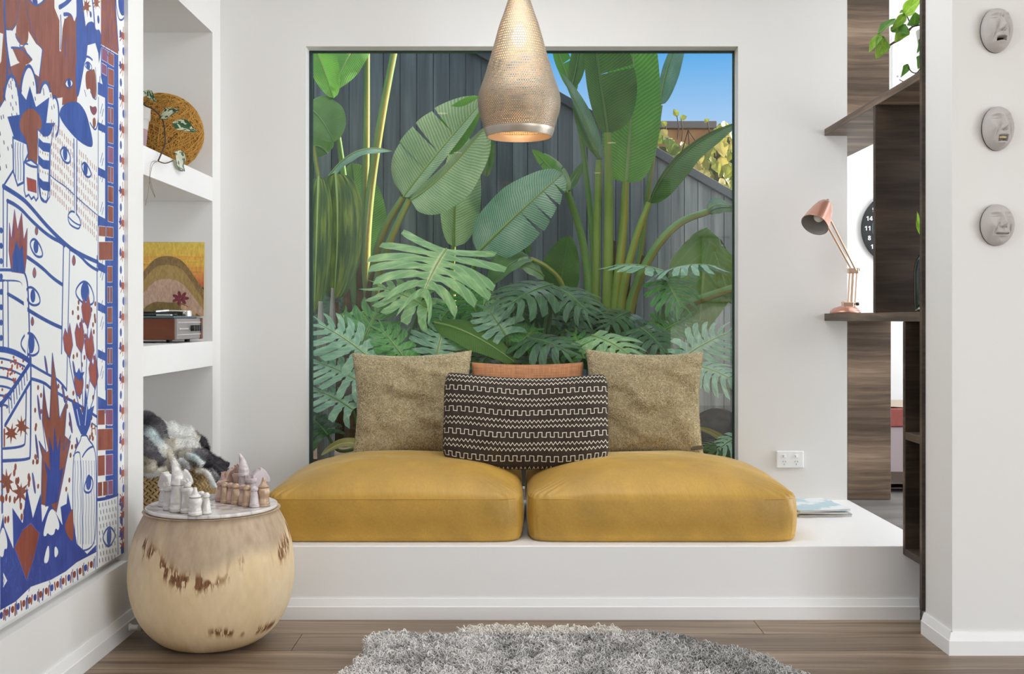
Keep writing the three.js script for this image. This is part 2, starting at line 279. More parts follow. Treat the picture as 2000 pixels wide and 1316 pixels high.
// ---------------------------------------------------------------- painted mural panel in the left bay (print computed on the flat panel)
{
  const X = XL - 0.014, D0 = 2.4, D1 = 3.575, Y0 = 0.265, Y1 = 2.45, W = 1100, Hh = 2046;
  const BLUE = '#2c4f9f', DEEP = '#1f3f95', BROWN = '#894b3b', INK = '#31509c', PAPER = '#eceeed';
  const tex = canvasTexture(W, Hh, (g) => {
    const m = (x, y) => { const D = -X * FOCAL / (CX - x); return [(D - D0) / (D1 - D0) * W, (Y1 - (EYE - (y - CY) * D / FOCAL)) / (Y1 - Y0) * Hh]; };
    const pts = (s) => s.trim().split(/\s+/).map((p) => { const [a, b] = p.split(',').map(Number); return m(a, b); });
    const trace = (p, closed, soft) => {
      g.beginPath();
      if (!soft) { p.forEach((q, i) => (i ? g.lineTo(...q) : g.moveTo(...q))); if (closed) g.closePath(); return; }
      const n = p.length, mid = (a, b) => [(a[0] + b[0]) / 2, (a[1] + b[1]) / 2];
      if (closed) { g.moveTo(...mid(p[n - 1], p[0])); for (let i = 0; i < n; i++) g.quadraticCurveTo(...p[i], ...mid(p[i], p[(i + 1) % n])); g.closePath(); }
      else { g.moveTo(...p[0]); for (let i = 1; i < n - 1; i++) g.quadraticCurveTo(...p[i], ...(i === n - 2 ? p[n - 1] : mid(p[i], p[i + 1]))); if (n === 2) g.lineTo(...p[1]); }
    };
    g.lineCap = g.lineJoin = 'round';
    const fill = (s, c, soft = false) => { trace(pts(s), true, soft); g.fillStyle = c; g.fill(); };
    const line = (s, w, c = INK, soft = true, closed = false) => { trace(pts(s), closed, soft); g.strokeStyle = c; g.lineWidth = w; g.stroke(); };
    const both = (s, c, w, ink = INK, soft = true) => { fill(s, c, soft); line(s, w, ink, soft, true); };
    const dash = (x, y, dx, dy, w, c) => { const a = m(x, y), b = m(x + dx, y + dy); g.strokeStyle = c; g.lineWidth = w; g.beginPath(); g.moveTo(...a); g.lineTo(...b); g.stroke(); };
    const oval = (x, y, rx, ry, c) => { const a = m(x, y), b = m(x + rx, y), d = m(x, y + ry); g.fillStyle = c; g.beginPath(); g.ellipse(a[0], a[1], Math.abs(b[0] - a[0]) + 0.5, Math.abs(d[1] - a[1]), 0, 0, 7); g.fill(); };
    const star = (x, y, r, c, n = 8, fat = 0) => { for (let i = 0; i < n; i++) { const a = i / n * Math.PI * 2 + rr(-0.2, 0.2), k = r * rr(0.75, 1.15); if (fat) { const p = m(x, y), q = m(x + Math.cos(a) * k * 0.62, y + Math.sin(a) * k), s = fat; g.fillStyle = c; g.beginPath(); g.moveTo(p[0] - Math.sin(a) * s, p[1] + Math.cos(a) * s); g.lineTo(...q); g.lineTo(p[0] + Math.sin(a) * s, p[1] - Math.cos(a) * s); g.fill(); } else dash(x, y, Math.cos(a) * k * 0.42, Math.sin(a) * k, 4, c); } oval(x, y, r * 0.22, r * 0.4, c); };
    const drop = (x, y, w, h, c) => both(`${x},${y - h} ${x + w},${y + h * 0.2} ${x},${y + h} ${x - w},${y + h * 0.2}`, c, 2);
    const eye = (s, ix, iy, rx, ry, w) => { fill(s, PAPER, true); oval(ix, iy, rx, ry, BLUE); line(s, w, INK, true, true); };
    setSeed(77);
    g.fillStyle = PAPER; g.fillRect(0, 0, W, Hh);
    // upper faces and hair
    fill('0,-60 250,-60 250,0 0,0', BROWN);
    fill('-60,-60 152,-60 158,60 156,140 150,200 122,205 70,215 0,210 -60,210', BROWN);
    fill('9,56 24,60 32,48 37,0 38,-40 47,-40 50,5 55,60 70,85 83,96 76,150 62,140 44,120 20,130', PAPER, false);
    fill('36,-40 47,-40 50,5 56,60 54,85 42,90 32,78 30,66 36,10', BROWN, true);
    line('30,66 31,76 38,76 40,84 37,92 46,92 48,84 54,86', 4); fill('23,93 38,92 48,92 55,108 63,117 56,124 44,128 34,118', BROWN); line('22,93 38,92 52,103 62,116', 5);
    line('9,56 16,120 24,150', 5); line('83,96 78,140 74,170', 5); line('50,0 56,60 82,96', 3); line('37,0 34,40 24,60 10,57', 3); fill('-10,60 6,66 2,120 -10,140', PAPER); line('8,-40 8,60 18,128 8,210', 10, BLUE); 
    fill('55,-10 84,-12 86,4 76,10 66,9', PAPER, true); oval(68, 2, 5, 8, DEEP); line('54,-4 64,10 78,10 88,-2', 5);
    fill('106,-40 155,-40 153,20 146,40 140,62 134,50 126,36 122,56 119,100 116,100 116,40 106,15', PAPER); line('116,14 132,6 140,-6', 12, BLUE); line('125,28 136,26 144,40 147,70', 10, BLUE); line('127,38 138,44 144,60', 6); line('118,30 120,50 118,96', 5); line('130,36 126,60 127,110', 6); fill('126,40 136,28 147,44 152,80 152,140 128,140', BROWN); for (let i = 0; i < 6; i++) line(`${129 + i * 4},${70} ${129 + i * 4},${135}`, 2, '#6a4c74'); both('126,162 134,152 143,160 140,170 131,172', PAPER, 4); oval(135, 162, 3.2, 8, DEEP);
    fill('146,-40 160,-30 165,30 168,60 172,110 158,135 150,142 148,60 150,10', BLUE, true);
    fill('157,-40 184,-40 187,50 184,75 176,40 166,42', PAPER); star(169, 12, 20, BROWN, 8, 6); star(188, 5, 18, BROWN, 8, 5); line('176,-30 184,20 185,60', 8, BLUE); oval(177, 28, 1.8, 6, DEEP); oval(192, 38, 2, 8, DEEP);
    // second woman with dark hair and beret-shaped collar
    fill('165,55 172,42 184,42 187,60 194,56 198,70 196,110 190,140 186,86 170,92 164,130 150,210 146,120 158,100', BLUE, true);
    fill('171,88 186,84 192,104 195,150 194,215 190,245 184,252 174,228 164,200 163,176 168,120', PAPER, false);
    line('164,112 172,107 180,117', 6, BLUE); eye('164,126 172,119 180,130 178,138 170,134', 172, 128, 3.6, 7, 4); fill('166,138 178,138 186,132 189,192 180,194 176,170 168,178', BROWN, true); line('186,132 189,165 189,196 182,192 176,178', 3); line('165,176 168,188', 3); fill('174,204 181,210 187,206 190,216 185,226 178,222', '#7d3f55', true); fill('180,232 186,228 188,244 182,254', BROWN, true); line('195,150 194,215 190,248 184,256 176,240', 5);
    fill('0,205 60,200 122,190 118,245 0,330', PAPER);
    fill('116,215 126,202 150,196 164,212 172,232 184,286 172,288 146,270 116,232', BLUE, true);
    // cloud tree and crown plant
    for (const [x, y, r] of [[22, 176, 20], [56, 160, 22], [88, 186, 18], [106, 206, 12], [3, 230, 18]]) { both(`${x - r * 0.7},${y + 60} ${x - r * 0.75},${y} ${x},${y - r * 1.9} ${x + r * 0.75},${y} ${x + r * 0.7},${y + 60}`, PAPER, 9); }
    fill('12,190 100,180 112,235 104,300 -10,345 -30,260', PAPER);
    for (let i = 0; i < 90; i++) { const x = rr(-2, 106), y = rr(150, 340); if (y > 325 - x * 0.75 && x > 26) continue; dash(x, y, 0.8, 5, 4, '#3c4a74'); }
    fill('14,228 38,224 34,172 51,195 58,168 70,209 96,190 90,240 108,240 100,262 72,262 60,300 26,265', BLUE);
    fill('37,255 40,225 60,207 80,226 82,250 72,262 74,330 54,330 52,270', BROWN, true);
    both('25,268 52,280 55,300 46,320 46,356 34,362 26,336', PAPER, 6, INK, false); for (let i = 0; i < 4; i++) line(`${30 + i * 5},${278 + i} ${28.5 + i * 5},${300} ${31 + i * 5},${325} ${30 + i * 5},${352}`, 3);
    both('73,252 86,266 106,242 98,290 97,384 90,396 80,385 76,350', PAPER, 4, INK, false); for (const y of [272, 306, 348]) fill(`75,${y - 3} 84,${y + 6} 98,${y + 8} 98,${y + 26} 84,${y + 23} 75,${y + 14}`, BLUE); fill('74,252 106,240 98,265 86,268', BLUE, true); for (let k = 0; k < 4; k++) for (let i = 0; i < 4; i++) dash(78 + i * 5, [261, 295, 332, 374][k] + i * 2, 0.4, 3, 3, BROWN); line('75,340 76,384 86,396 95,390 97,300', 6);
    both('47,316 60,312 73,322 74,386 70,392 66,384 61,389 56,380 50,384 47,372', PAPER, 5, INK, false); line('48,316 58,326 73,326', 6); fill('52,346 70,352 71,375 54,370', '#a5473c'); line('52,347 70,353 71,376 54,371', 3, '#7a4a7a', false, true);
    // spotted coat with two eyes
    setSeed(3);
    for (let r = 0; r < 12; r++) for (let i = 0; i < 22; i++) { const x = 100 + i * 4.2 + rr(-0.5, 0.5), y = 236 + r * 19 + i * 4.3 + rr(-2, 2); if (x > 189 || y > 372 + (x - 100) * 1.16 || y < 232 + (x - 114) * 0.78 || (x > 150 && y < 290)) continue; dash(x, y, 0.4, 9, 3.4, '#9c5346'); }
    line('98,342 108,352 128,364 150,386 190,420', 3); eye('116,296 126,284 138,304 136,320 124,316', 127, 300, 4, 13, 6); eye('157,324 166,315 176,332 179,344 168,347', 167, 330, 4, 13, 6);
    line('144,272 146,424', 6); line('150,274 149,424', 6); line('147,274 147,422', 7, PAPER); both('132,418 142,410 158,428 156,448 144,444 134,436', PAPER, 5); line('134,424 146,438 158,440', 4); line('147,410 147,424', 8, PAPER);
    // window blind beside the brick pier
    fill('192,180 206,190 206,500 192,500', PAPER); line('192,190 191,520', 4); for (const [y, h] of [[160, 24], [238, 15], [326, 16], [420, 22], [511, 16], [590, 16], [682, 16], [774, 26]]) fill(`191,${y} 207,${y + 8} 207,${y + 8 + h} 191,${y + h}`, BLUE); for (let i = 0; i < 18; i++) { const y = 205 + i * 32; if ((i * 32) % 92 < 62) { dash(196, y + 16, 4, -18, 3, INK); dash(199, y + 22, 3, -14, 3, INK); } }
    // brick pier
    fill('197,88 231,108 231,980 206,970 206,190 197,150', BLUE); line('206,160 206,760', 7, BLUE); setSeed(9);
    const bricks = (x0, x1, y, h, n, sk) => { for (let i = 0; i < n; i++) { const a = lerp(x0, x1, i / n) + 0.8, b = lerp(x0, x1, (i + 1) / n) - 0.8, s = sk; fill(`${a},${y + s * (a - x0)} ${b},${y + s * (b - x0)} ${b},${y + h + s * (b - x0)} ${a},${y + h + s * (a - x0)}`, rnd() < 0.22 ? '#8a5070' : '#8e4a3c'); line(`${a},${y + s * (a - x0)} ${b},${y + s * (b - x0)} ${b},${y + h + s * (b - x0)} ${a},${y + h + s * (a - x0)}`, 1.6, '#dfe2ea', false, true); } };
    bricks(198, 223, 92, 24, 2, 0.6); bricks(198, 209, 122, 20, 1, 0.6); bricks(210, 223, 132, 32, 1, 0.4);
    for (let i = 0; i < 7; i++) bricks(210, 222, 170 + i * 38.5, 31, i % 3 === 1 ? 2 : 1, 0.25);
    bricks(192, 222, 441, 20, 2, 0.1); bricks(192, 221, 472, 36, 1, 0); for (let i = 0; i < 8; i++) bricks(209, 220, 520 + i * 40, 31, i % 3 === 1 ? 2 : 1, -0.02); bricks(190, 221, 800, 30, 2, -0.02); bricks(190, 221, 838, 42, 1, -0.05); bricks(190, 221, 890, 40, 2, -0.1); bricks(190, 221, 942, 28, 3, -0.15);
    fill('197,-40 224,-40 231,106 197,86', BROWN); for (let r = 0; r < 5; r++) for (let i = 0; i < 3; i++) line(`${198 + i * 9},${-20 + r * 26 + (i % 2) * 12} ${202 + i * 9},${4 + r * 26 + (i % 2) * 12} ${207 + i * 9},${-18 + r * 26 + (i % 2) * 12}`, 4, '#6c4d78'); line('222,-40 232,106', 6);
    line('231,108 230,980', 4); line('223,112 222,960', 3); for (let i = 0; i < 60; i++) oval(226.5 + (i % 2) * 1.2, 118 + i * 14.3, 1.2, 4, BLUE);
    // spotted border
    fill('231,100 260,80 260,1110 230,1110', PAPER); line('230.5,108 229.5,975', 4); both('224,-20 246,-25 246,24 240,40 230,38', PAPER, 5, BLUE); oval(238, 8, 7, 22, BLUE); for (let i = 0; i < 17; i++) { star(240, 70 + i * 61, 17, '#a2513f', 8); oval(i % 2 ? 236 : 241, 100 + i * 61, 1.8, 8, BLUE); oval(235, 66 + i * 61, 1.5, 8, DEEP); }
    // kitchen block with drawers, eyes and cacti
    line('7,362 26,332', 6); line('6,364 40,384 60,404 90,440 120,470 150,495 191,512', 12); line('14,392 36,402 60,430 96,462 122,474 126,480', 10); line('6,364 6,520', 5); line('14,392 13,520', 5); line('124,476 120,690', 6); line('136,486 133,620 130,762', 5); line('136,486 154,496 174,520 191,528', 9); line('53,502 80,520 104,545 122,556', 10); line('53,604 90,628 120,640', 10); line('15,574 40,588 50,596', 9); 
    eye('57,475 66,464 78,478 85,500 74,503 64,494', 70, 482, 4.6, 13, 6); eye('48,570 58,558 74,570 80,592 66,598 54,590', 64, 578, 4.6, 13, 6); eye('38,670 52,648 68,655 79,685 64,697 48,688', 61, 670, 6, 20, 6); eye('145,568 162,546 178,558 186,590 172,598 154,586', 166, 570, 8, 19, 6);
    drop(71, 450, 4, 11, '#9c5a58'); drop(67, 532, 4.5, 13, '#9c5a58'); drop(63, 627, 4, 11, '#9c5a58'); drop(144, 508, 4.5, 13, '#9c5a58');
    both('18,436 22,470 28,410 34,450 42,416 46,470 53,446 52,500 48,534 22,530 17,490', '#985048', 3, '#6a4c8c', false); fill('24,500 32,470 38,490 44,478 48,532 24,530', BLUE); line('26,440 30,500', 2, BLUE); line('40,440 38,500', 2, BLUE);
    // chair
    line('0,527 40,527 50,534 56,570 58,700', 7); line('0,548 36,545 46,556 50,600 54,700', 6); fill('0,533 44,533 53,560 54,700 49,700 46,560 38,546 0,547', PAPER, true); line('5,550 6,684', 5); line('15,548 16,684', 5); line('10,552 11,684', 9, PAPER); for (let i = 0; i < 8; i++) oval(2, 450 + i * 30, 3, 6, BLUE);
    fill('0,684 20,684 58,706 60,730 8,830 0,840', PAPER); line('0,682 30,684 58,706', 14, BLUE); for (let i = 0; i < 6; i++) line(`0,${700 + i * 18} 20,${702 + i * 18} ${48 - i * 7},${716 + i * 16}`, 5); for (let i = 0; i < 34; i++) { const x = rr(2, 46), y = rr(696, 800 - x * 1.7); oval(x, y, 1.6, 3, '#a04c3e'); } line('58,710 8,786 0,790', 13, BLUE); line('60,744 10,830', 10, BLUE); for (let i = 0; i < 8; i++) line(`${16 + i * 5},${776 - i * 8} ${18 + i * 5},${806 - i * 9}`, 4); line('60,700 60,890 56,898 6,900', 8); line('51,762 50,860 46,874 6,876', 6); fill('53,766 58,760 58,886 52,896 6,895 6,882 46,880 52,866', PAPER, true); star(22, 846, 22, BROWN, 8, 8); star(42, 832, 24, BROWN, 8, 8); line('3,790 4,1000', 8); line('8,840 8,870', 8, BROWN);
    line('60,712 90,730 116,742 130,762', 7); line('62,740 86,746 100,760 130,778 150,788 189,814', 8);
    // tall agave, tulips and bottle
    setSeed(15);
    for (let i = 0; i < 70; i++) { const x = rr(62, 186), y = rr(752, 960); oval(x, y, 1.8, 5, '#854236'); } for (let i = 0; i < 30; i++) oval(rr(138, 188), rr(590, 720), 1.6, 5, '#854236'); for (let i = 0; i < 26; i++) oval(rr(2, 60), rr(910, 1040), 2.2, 7, '#8a4638');
    star(13, 940, 26, BROWN, 8, 9); star(40, 962, 26, BROWN, 8, 9); star(150, 640, 1, BROWN);
    fill('80,985 82,890 76,862 90,884 94,880 82,820 85,752 92,800 96,818 102,690 112,760 115,812 118,816 130,780 126,850 138,862 126,920 110,1000 96,990', BROWN); line('80,985 82,890 76,862 90,884 82,820 85,752 92,815 97,818 102,690 112,760 116,818 131,780 124,880 138,850 126,920 110,1000', 4, INK, false); fill('88,990 92,930 86,900 98,920 95,850 104,885 106,830 112,880 118,850 116,920 124,912 112,980', DEEP); 
    for (const [x, y, l] of [[72, 765, 60], [68, 842, 60], [62, 918, 50], [86, 690, 46], [120, 745, 45], [134, 800, 50], [148, 850, 42], [141, 700, 46]]) both(`${x},${y} ${x + 5},${y + l * 0.4} ${x + 8},${y + l} ${x + 3},${y + l * 0.7}`, '#7d5068', 4, INK);
    for (const [x, y] of [[132, 660], [155, 650], [168, 600], [174, 670], [182, 720]]) { both(`${x - 9},${y} ${x - 5},${y - 18} ${x},${y - 6} ${x + 4},${y - 28} ${x + 8},${y - 4} ${x + 10},${y + 14} ${x + 4},${y + 40} ${x - 6},${y + 24}`, '#9a4c42', 4, '#5e5aa0', false); line(`${x + 3},${y + 36} ${x + 4},${y + 60} 163,830`, 5, BLUE); }
    both('144,732 156,726 164,742 160,770 152,776 146,760', '#9a4c42', 4, '#3a59a8'); fill('142,722 150,728 154,718 158,728 165,726 158,744 150,740', BLUE); fill('140,786 150,788 158,800 162,812 168,760 172,800 184,792 176,830 168,850 158,848 150,830', BLUE); line('150,800 156,830', 4, '#dfe6f4'); line('170,790 166,830', 4, '#dfe6f4');
    both('158,850 170,850 172,858 184,872 188,900 188,1040 180,1072 150,1078 142,1040 142,900 148,876 158,858', PAPER, 5); line('143,890 150,880 160,888 161,1075', 4); line('161,892 170,874 182,872', 6); for (let i = 0; i < 8; i++) { const x = 146 + i * 5.4; line(`${x},${900} ${x + 1.6},${925} ${x - 1},${955} ${x + 1.4},${985} ${x - 1},${1015} ${x + 1},${1045} ${x},${1062}`, 2.4, DEEP); } eye('162,956 172,928 182,936 180,958 170,964', 173, 942, 5, 15, 6); line('179,826 190,834', 4); fill('178,826 179,850 181,850 180,838 185,838 186,850 187,850 186,826 184,836 180,836', BROWN);
    // blue thistles and ground
    fill('0,1036 6,1005 8,1028 26,1072 24,992 44,1022 52,950 64,1012 79,964 82,1020 98,982 122,1026 118,990 130,984 132,960 142,1010 150,1062 170,1082 188,1064 188,1078 150,1098 128,1116 100,1132 60,1146 30,1175 0,1192', DEEP); fill('28,1070 44,1035 60,1022 77,1042 66,1090 52,1134', '#8a3f2f', false); line('28,1070 44,1035 60,1022 77,1042 66,1090 52,1134 28,1070', 3, '#5c58a8', false); fill('124,1030 136,1000 143,990 144,1062 134,1050', '#8d4430', true);
    fill('100,982 117,1022 114,1038 108,1030 106,1044 98,1046 92,1040 90,1048 82,1046', PAPER, true); fill('4,1020 14,1052 14,1074 8,1070 6,1092 -6,1080', PAPER, true); fill('84,1102 90,1072 96,1062 96,1098', PAPER, true); fill('106,1062 116,1078 106,1094', PAPER, true); line('99,1064 97,1100', 9, BLUE); fill('6,1118 14,1134 6,1148', PAPER);
    for (let i = 0; i < 60; i++) { const x = rr(4, 100), y = rr(1080, 1150); if (y > 1170 - x * 0.35) continue; dash(x, y, rr(-4, 4), rr(4, 12), 1.6, '#3a66bd'); }
    // running border at the foot
    setSeed(21);
    for (let i = 0; i < 34; i++) { const x = 2 + i * 5.5, y = 1196 - i * 2.95 - (i > 14 ? (i - 14) * 0.3 : 0), c = i % 3 === 0 ? DEEP : '#87402f'; if (i % 2) dash(x, y, rr(-2, 2), rr(12, 20), 7, c); else both(`${x - 3},${y + 2} ${x + 3},${y - 1} ${x + 3},${y + 11} ${x - 2},${y + 13}`, c, 2, c); if (i % 4 === 1) line(`${x + 2},${y - 6} ${x + 3},${y + 18}`, 4, DEEP); }
    // lower right cell
    fill('190,976 230,966 230,1080 190,1106', PAPER); line('189.5,500 189.5,1106', 5, DEEP); line('190,976 206,975 230,966', 9, DEEP); for (let r = 0; r < 9; r++) for (let i = 0; i < 6; i++) dash(194 + i * 6 + (r % 2) * 2, 984 + r * 13.5 - i * 1.5, 0.6, 6, 4, '#232a55'); eye('200,1046 213,1026 225,1040 224,1052 213,1070 203,1060', 213, 1047, 4.4, 18, 7); line('229.8,966 230.5,1082', 5, DEEP); for (let i = 0; i < 5; i++) { star(240, 975 + i * 30, 15, '#98402f', 7); oval(238, 990 + i * 28, 1.8, 9, DEEP); }
    // brushed, uneven ink
    const im = g.getImageData(0, 0, W, Hh), d = im.data;
    for (let y = 0; y < Hh; y++) for (let x = 0; x < W; x++) { const i = (y * W + x) * 4, dark = 1 - (d[i] + d[i + 1] + d[i + 2]) / 720; if (dark > 0.1) { const n = (fbm2(x / 26, y / 60, 3, 5) - 0.5) * 46 * dark + (noise2(x / 5, y / 40, 8) - 0.5) * 16; d[i] += n; d[i + 1] += n; d[i + 2] += n; } }
    g.putImageData(im, 0, 0);
  });
  const t = thing('mural_panel', 'tall hand-painted mural panel in cobalt blue and rust brown on the left wall', 'mural', [X, Y0, 0]);
  part('board', rbox(-0.029, -0.0005, 0, Y1 - Y0, ZC - D1, ZC - D0, 0.002, 1), M.trim, t);
  const g = new THREE.PlaneGeometry(D1 - D0 - 0.001, Y1 - Y0 - 0.001).rotateY(Math.PI / 2).translate(0.0003, (Y1 - Y0) / 2, ZC - (D0 + D1) / 2);
  part('painted_face', g, phys({ map: tex, roughness: 0.5, clearcoat: 0.35, clearcoatRoughness: 0.35 }), t);
}
// ---------------------------------------------------------------- dark timber shelving in the opening at the right, and what stands on it
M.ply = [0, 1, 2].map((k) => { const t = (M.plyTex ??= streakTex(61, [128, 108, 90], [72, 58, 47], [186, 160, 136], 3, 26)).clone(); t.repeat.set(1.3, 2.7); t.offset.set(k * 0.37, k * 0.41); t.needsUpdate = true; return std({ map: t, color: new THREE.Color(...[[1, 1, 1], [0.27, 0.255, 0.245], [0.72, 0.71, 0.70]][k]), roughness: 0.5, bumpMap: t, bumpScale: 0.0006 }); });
M.plyEdge = std({ map: (() => { const t = M.plyTex.clone(); t.repeat.set(0.7, 8); t.needsUpdate = true; return t; })(), color: new THREE.Color(1.0, 1.0, 1.0), roughness: 0.6 });
const SX0 = 1.347, SX1 = 1.635, SY1 = 1.061, SY2 = 1.861;
{
  const t = thing('shelving_unit', 'dark stained plywood shelving unit filling the opening at the right', 'shelves', [0, 0, 0]);
  const S = (n, g, m) => part(n, g, m, t);
  const ledge = (y0, y1) => [rbox(SX0, SX1, y0, y1, 0.002, ZRB - 0.022, 0.002, 1), rbox(1.4495, SX1, y0, y1, -0.62, 0.004, 0.002, 1)];
  S('shelf', ledge(1.832, SY2), M.ply[2]); S('shelf', ledge(1.029, SY1), M.ply[2]);
  S('upright', rbox(1.4495, SX1, SY2, 2.7, -0.046, -0.014, 0.0015, 1), M.ply[0]);
  S('upright', rbox(1.4535, 1.642, BENCH, 1.029, -0.046, -0.014, 0.0015, 1), M.ply[0]);
  S('divider', rbox(SX0 - 0.006, SX1, SY1, 1.832, ZC - 4.016, ZC - 3.99, 0.0015, 1), M.ply[1]);
  S('end_panel', rbox(SX0 - 0.002, SX1, 0.074, 2.7, ZRB - 0.021, ZRB - 0.001, 0.001, 1), M.ply[1]);
  S('box_side', rbox(SX0, SX1, 0.2215, 1.029, ZC - 3.728, ZC - 3.708, 0.004, 2), M.ply[1]);
  S('box_back', box(SX1 - 0.018, SX1, 0.2515, 1.029, ZC - 3.708, ZRB - 0.022), M.ply[1]);
  S('box_base', rbox(SX0, SX1, 0.2215, 0.246, ZC - 3.708, ZRB - 0.022, 0.003, 1), M.ply[1]);
  S('box_shelf', rbox(SX0 + 0.002, SX1 - 0.018, 0.622, 0.648, ZC - 3.708, ZRB - 0.022, 0.001, 1), M.ply[2]);
}
// heart shaped leaf as a curved sheet with a folded midrib
function heartLeaf(base, tip, width, up, o = {}) {
  const ax = tip.clone().sub(base), L = ax.length(); ax.normalize();
  const nrm = up.clone().sub(ax.clone().multiplyScalar(up.dot(ax))).normalize(), side = ax.clone().cross(nrm).normalize();
  const fold = o.fold ?? 0.25, droop = o.droop ?? 0.15, lobe = o.lobe ?? 0.12;
  return grid(12, 14, (u, v) => {
    const s = (u - 0.5) * 2, t = v;
    const w = Math.pow(Math.sin(Math.PI * Math.pow(t, 0.62)), 0.85) * (1 - 0.25 * t) + 0.0;
    const back = -lobe * Math.sin(Math.PI * Math.abs(s)) * (1 - smooth(0, 0.3, t));
    const p = base.clone().addScaledVector(ax, (t + back) * L).addScaledVector(side, s * w * width * 0.5).addScaledVector(nrm, fold * Math.abs(s) * w * width * 0.5 - droop * L * t * t + 0.03 * L * Math.sin(t * 9 + s * 3) * Math.abs(s));
    return p;
  });
}
const leafTexture = (base, vein, light, seedN, pale = 0, netted = false) => dataTexture(256, 256, (u, v) => {
  const s = Math.abs(u - 0.5) * 2, n = fbm2(u * 9, v * 9, 4, seedN, 9, 9), k = (v - s * 0.32) * 9, ridge = Math.pow(Math.abs(((k % 1) + 1) % 1 - 0.5) * 2, 7), mid = smooth(0.06, 0.015, s);
  let c = base.map((b, i) => lerp(b, light[i], clamp((n - 0.35) * 1.6)));
  c = c.map((b, i) => lerp(b, vein[i], clamp(ridge * 0.45 + mid * 0.9)));
  if (pale && noise2(u * 7, v * 7, seedN + 5) * 0.7 + noise2(u * 23, v * 23, seedN + 9) * 0.3 > pale) c = [222, 226, 200];
  return c;
});
const leafMat = (t, o = {}) => phys({ map: t, roughness: 0.88, transmission: o.through ?? 0.35, thickness: 0, clearcoat: o.coat ?? 0.4, clearcoatRoughness: 0.35, side: THREE.DoubleSide, color: o.color ?? 0xffffff });
M.pothos = leafMat(leafTexture([122, 176, 30], [186, 206, 110], [176, 208, 60], 3), { through: 0.5 });
M.pothosDark = leafMat(leafTexture([78, 140, 34], [150, 180, 90], [112, 166, 48], 4));
M.variegated = leafMat(leafTexture([40, 88, 48], [80, 124, 80], [62, 112, 60], 8, 0.62));
M.variegatedPale = leafMat(leafTexture([42, 80, 56], [80, 120, 90], [60, 104, 70], 12, 0.50));
M.stemDark = std({ color: col('#4b3a2c'), roughness: 0.8 }); M.stemGreen = std({ color: col('#6d8a38'), roughness: 0.7 });
M.ceramicWhite = phys({ color: col('#e8e8e6'), roughness: 0.35, clearcoat: 0.5 });
M.soil = std({ color: col('#2a2019'), roughness: 1 });
{
  const D = 3.86, c = at(1836, 176, D), y0 = SY2;
  const t = thing('potted_pothos', 'lime green trailing pothos in a white pot on the upper plywood shelf', 'potted plant', [c.x, y0 + 0.0006, c.z]);
  part('pot', lathe([[0, 0.004], [0.05, 0], [0.056, 0.004], [0.078, 0.19], [0.082, 0.212], [0.076, 0.214], [0.07, 0.195], [0.001, 0.19]], 40), M.ceramicWhite, t);
  part('soil', lathe([[0, 0.196], [0.0735, 0.194]], 32), M.soil, t);
  const L = (x, y, d = D) => at(x, y, d).sub(V3(c.x, y0, c.z)), up = V3(-0.3, 0.5, 0.85);
  part('stem', [tube([[0, 0.19, 0], [-0.05, 0.26, 0.02], L(1800, 47), L(1782, 53), L(1760, 72), L(1738, 88), L(1722, 98)], 0.0028, 40, 6), tube([L(1782, 53), L(1762, 76, 3.83), L(1745, 85, 3.83), L(1730, 94, 3.83)], 0.0022, 20, 6), tube([L(1782, 53), L(1776, 42), L(1770, 28)], 0.002, 12, 6), tube([[-0.02, 0.2, 0.02], [-0.06, 0.12, 0.06], L(1800, 130, 3.8), L(1790, 143, 3.8), L(1781, 141, 3.8), L(1774, 132, 3.8)], 0.0022, 24, 6), tube([L(1790, 143, 3.8), L(1768, 160, 3.8), L(1756, 156, 3.8)], 0.0016, 12, 5)], M.stemDark, t);
  for (const [bx, by, tx, ty, w, m, ux, uy, uz] of [[1767, 27, 1800, -6, 34, 0, -0.4, 0.3, 0.9], [1765, 22, 1758, 24, 9, 0, 0, 0.2, 1], [1746, 40, 1713, 63, 26, 1, -0.2, 0.7, 0.6], [1768, 30, 1742, 58, 20, 0, 0.2, 0.3, 0.9], [1768, 52, 1750, 80, 32, 0, 0.1, 0.2, 1], [1744, 54, 1776, 66, 30, 1, 0, 0.3, 1], [1786, 48, 1788, 26, 34, 1, -0.2, 0.1, 1], [1718, 70, 1697, 100, 22, 0, -0.5, 0.3, 0.8], [1726, 76, 1714, 112, 36, 0, 0.2, 0.25, 1], [1773, 128, 1762, 148, 16, 1, 0, 0.2, 1], [1799, 112, 1795, 133, 22, 1, 0, 0, 1], [1798, 78, 1794, 103, 14, 1, 0.4, 0, 1], [1803, 30, 1806, 60, 30, 1, 0, 0.2, 1]])
    part('leaf', heartLeaf(L(bx, by, D - 0.02), L(tx, ty, D - 0.05 - w * 0.0006), w * D / FOCAL, V3(ux, uy, uz), { droop: 0.08 }), m ? M.pothosDark : M.pothos, t);
}
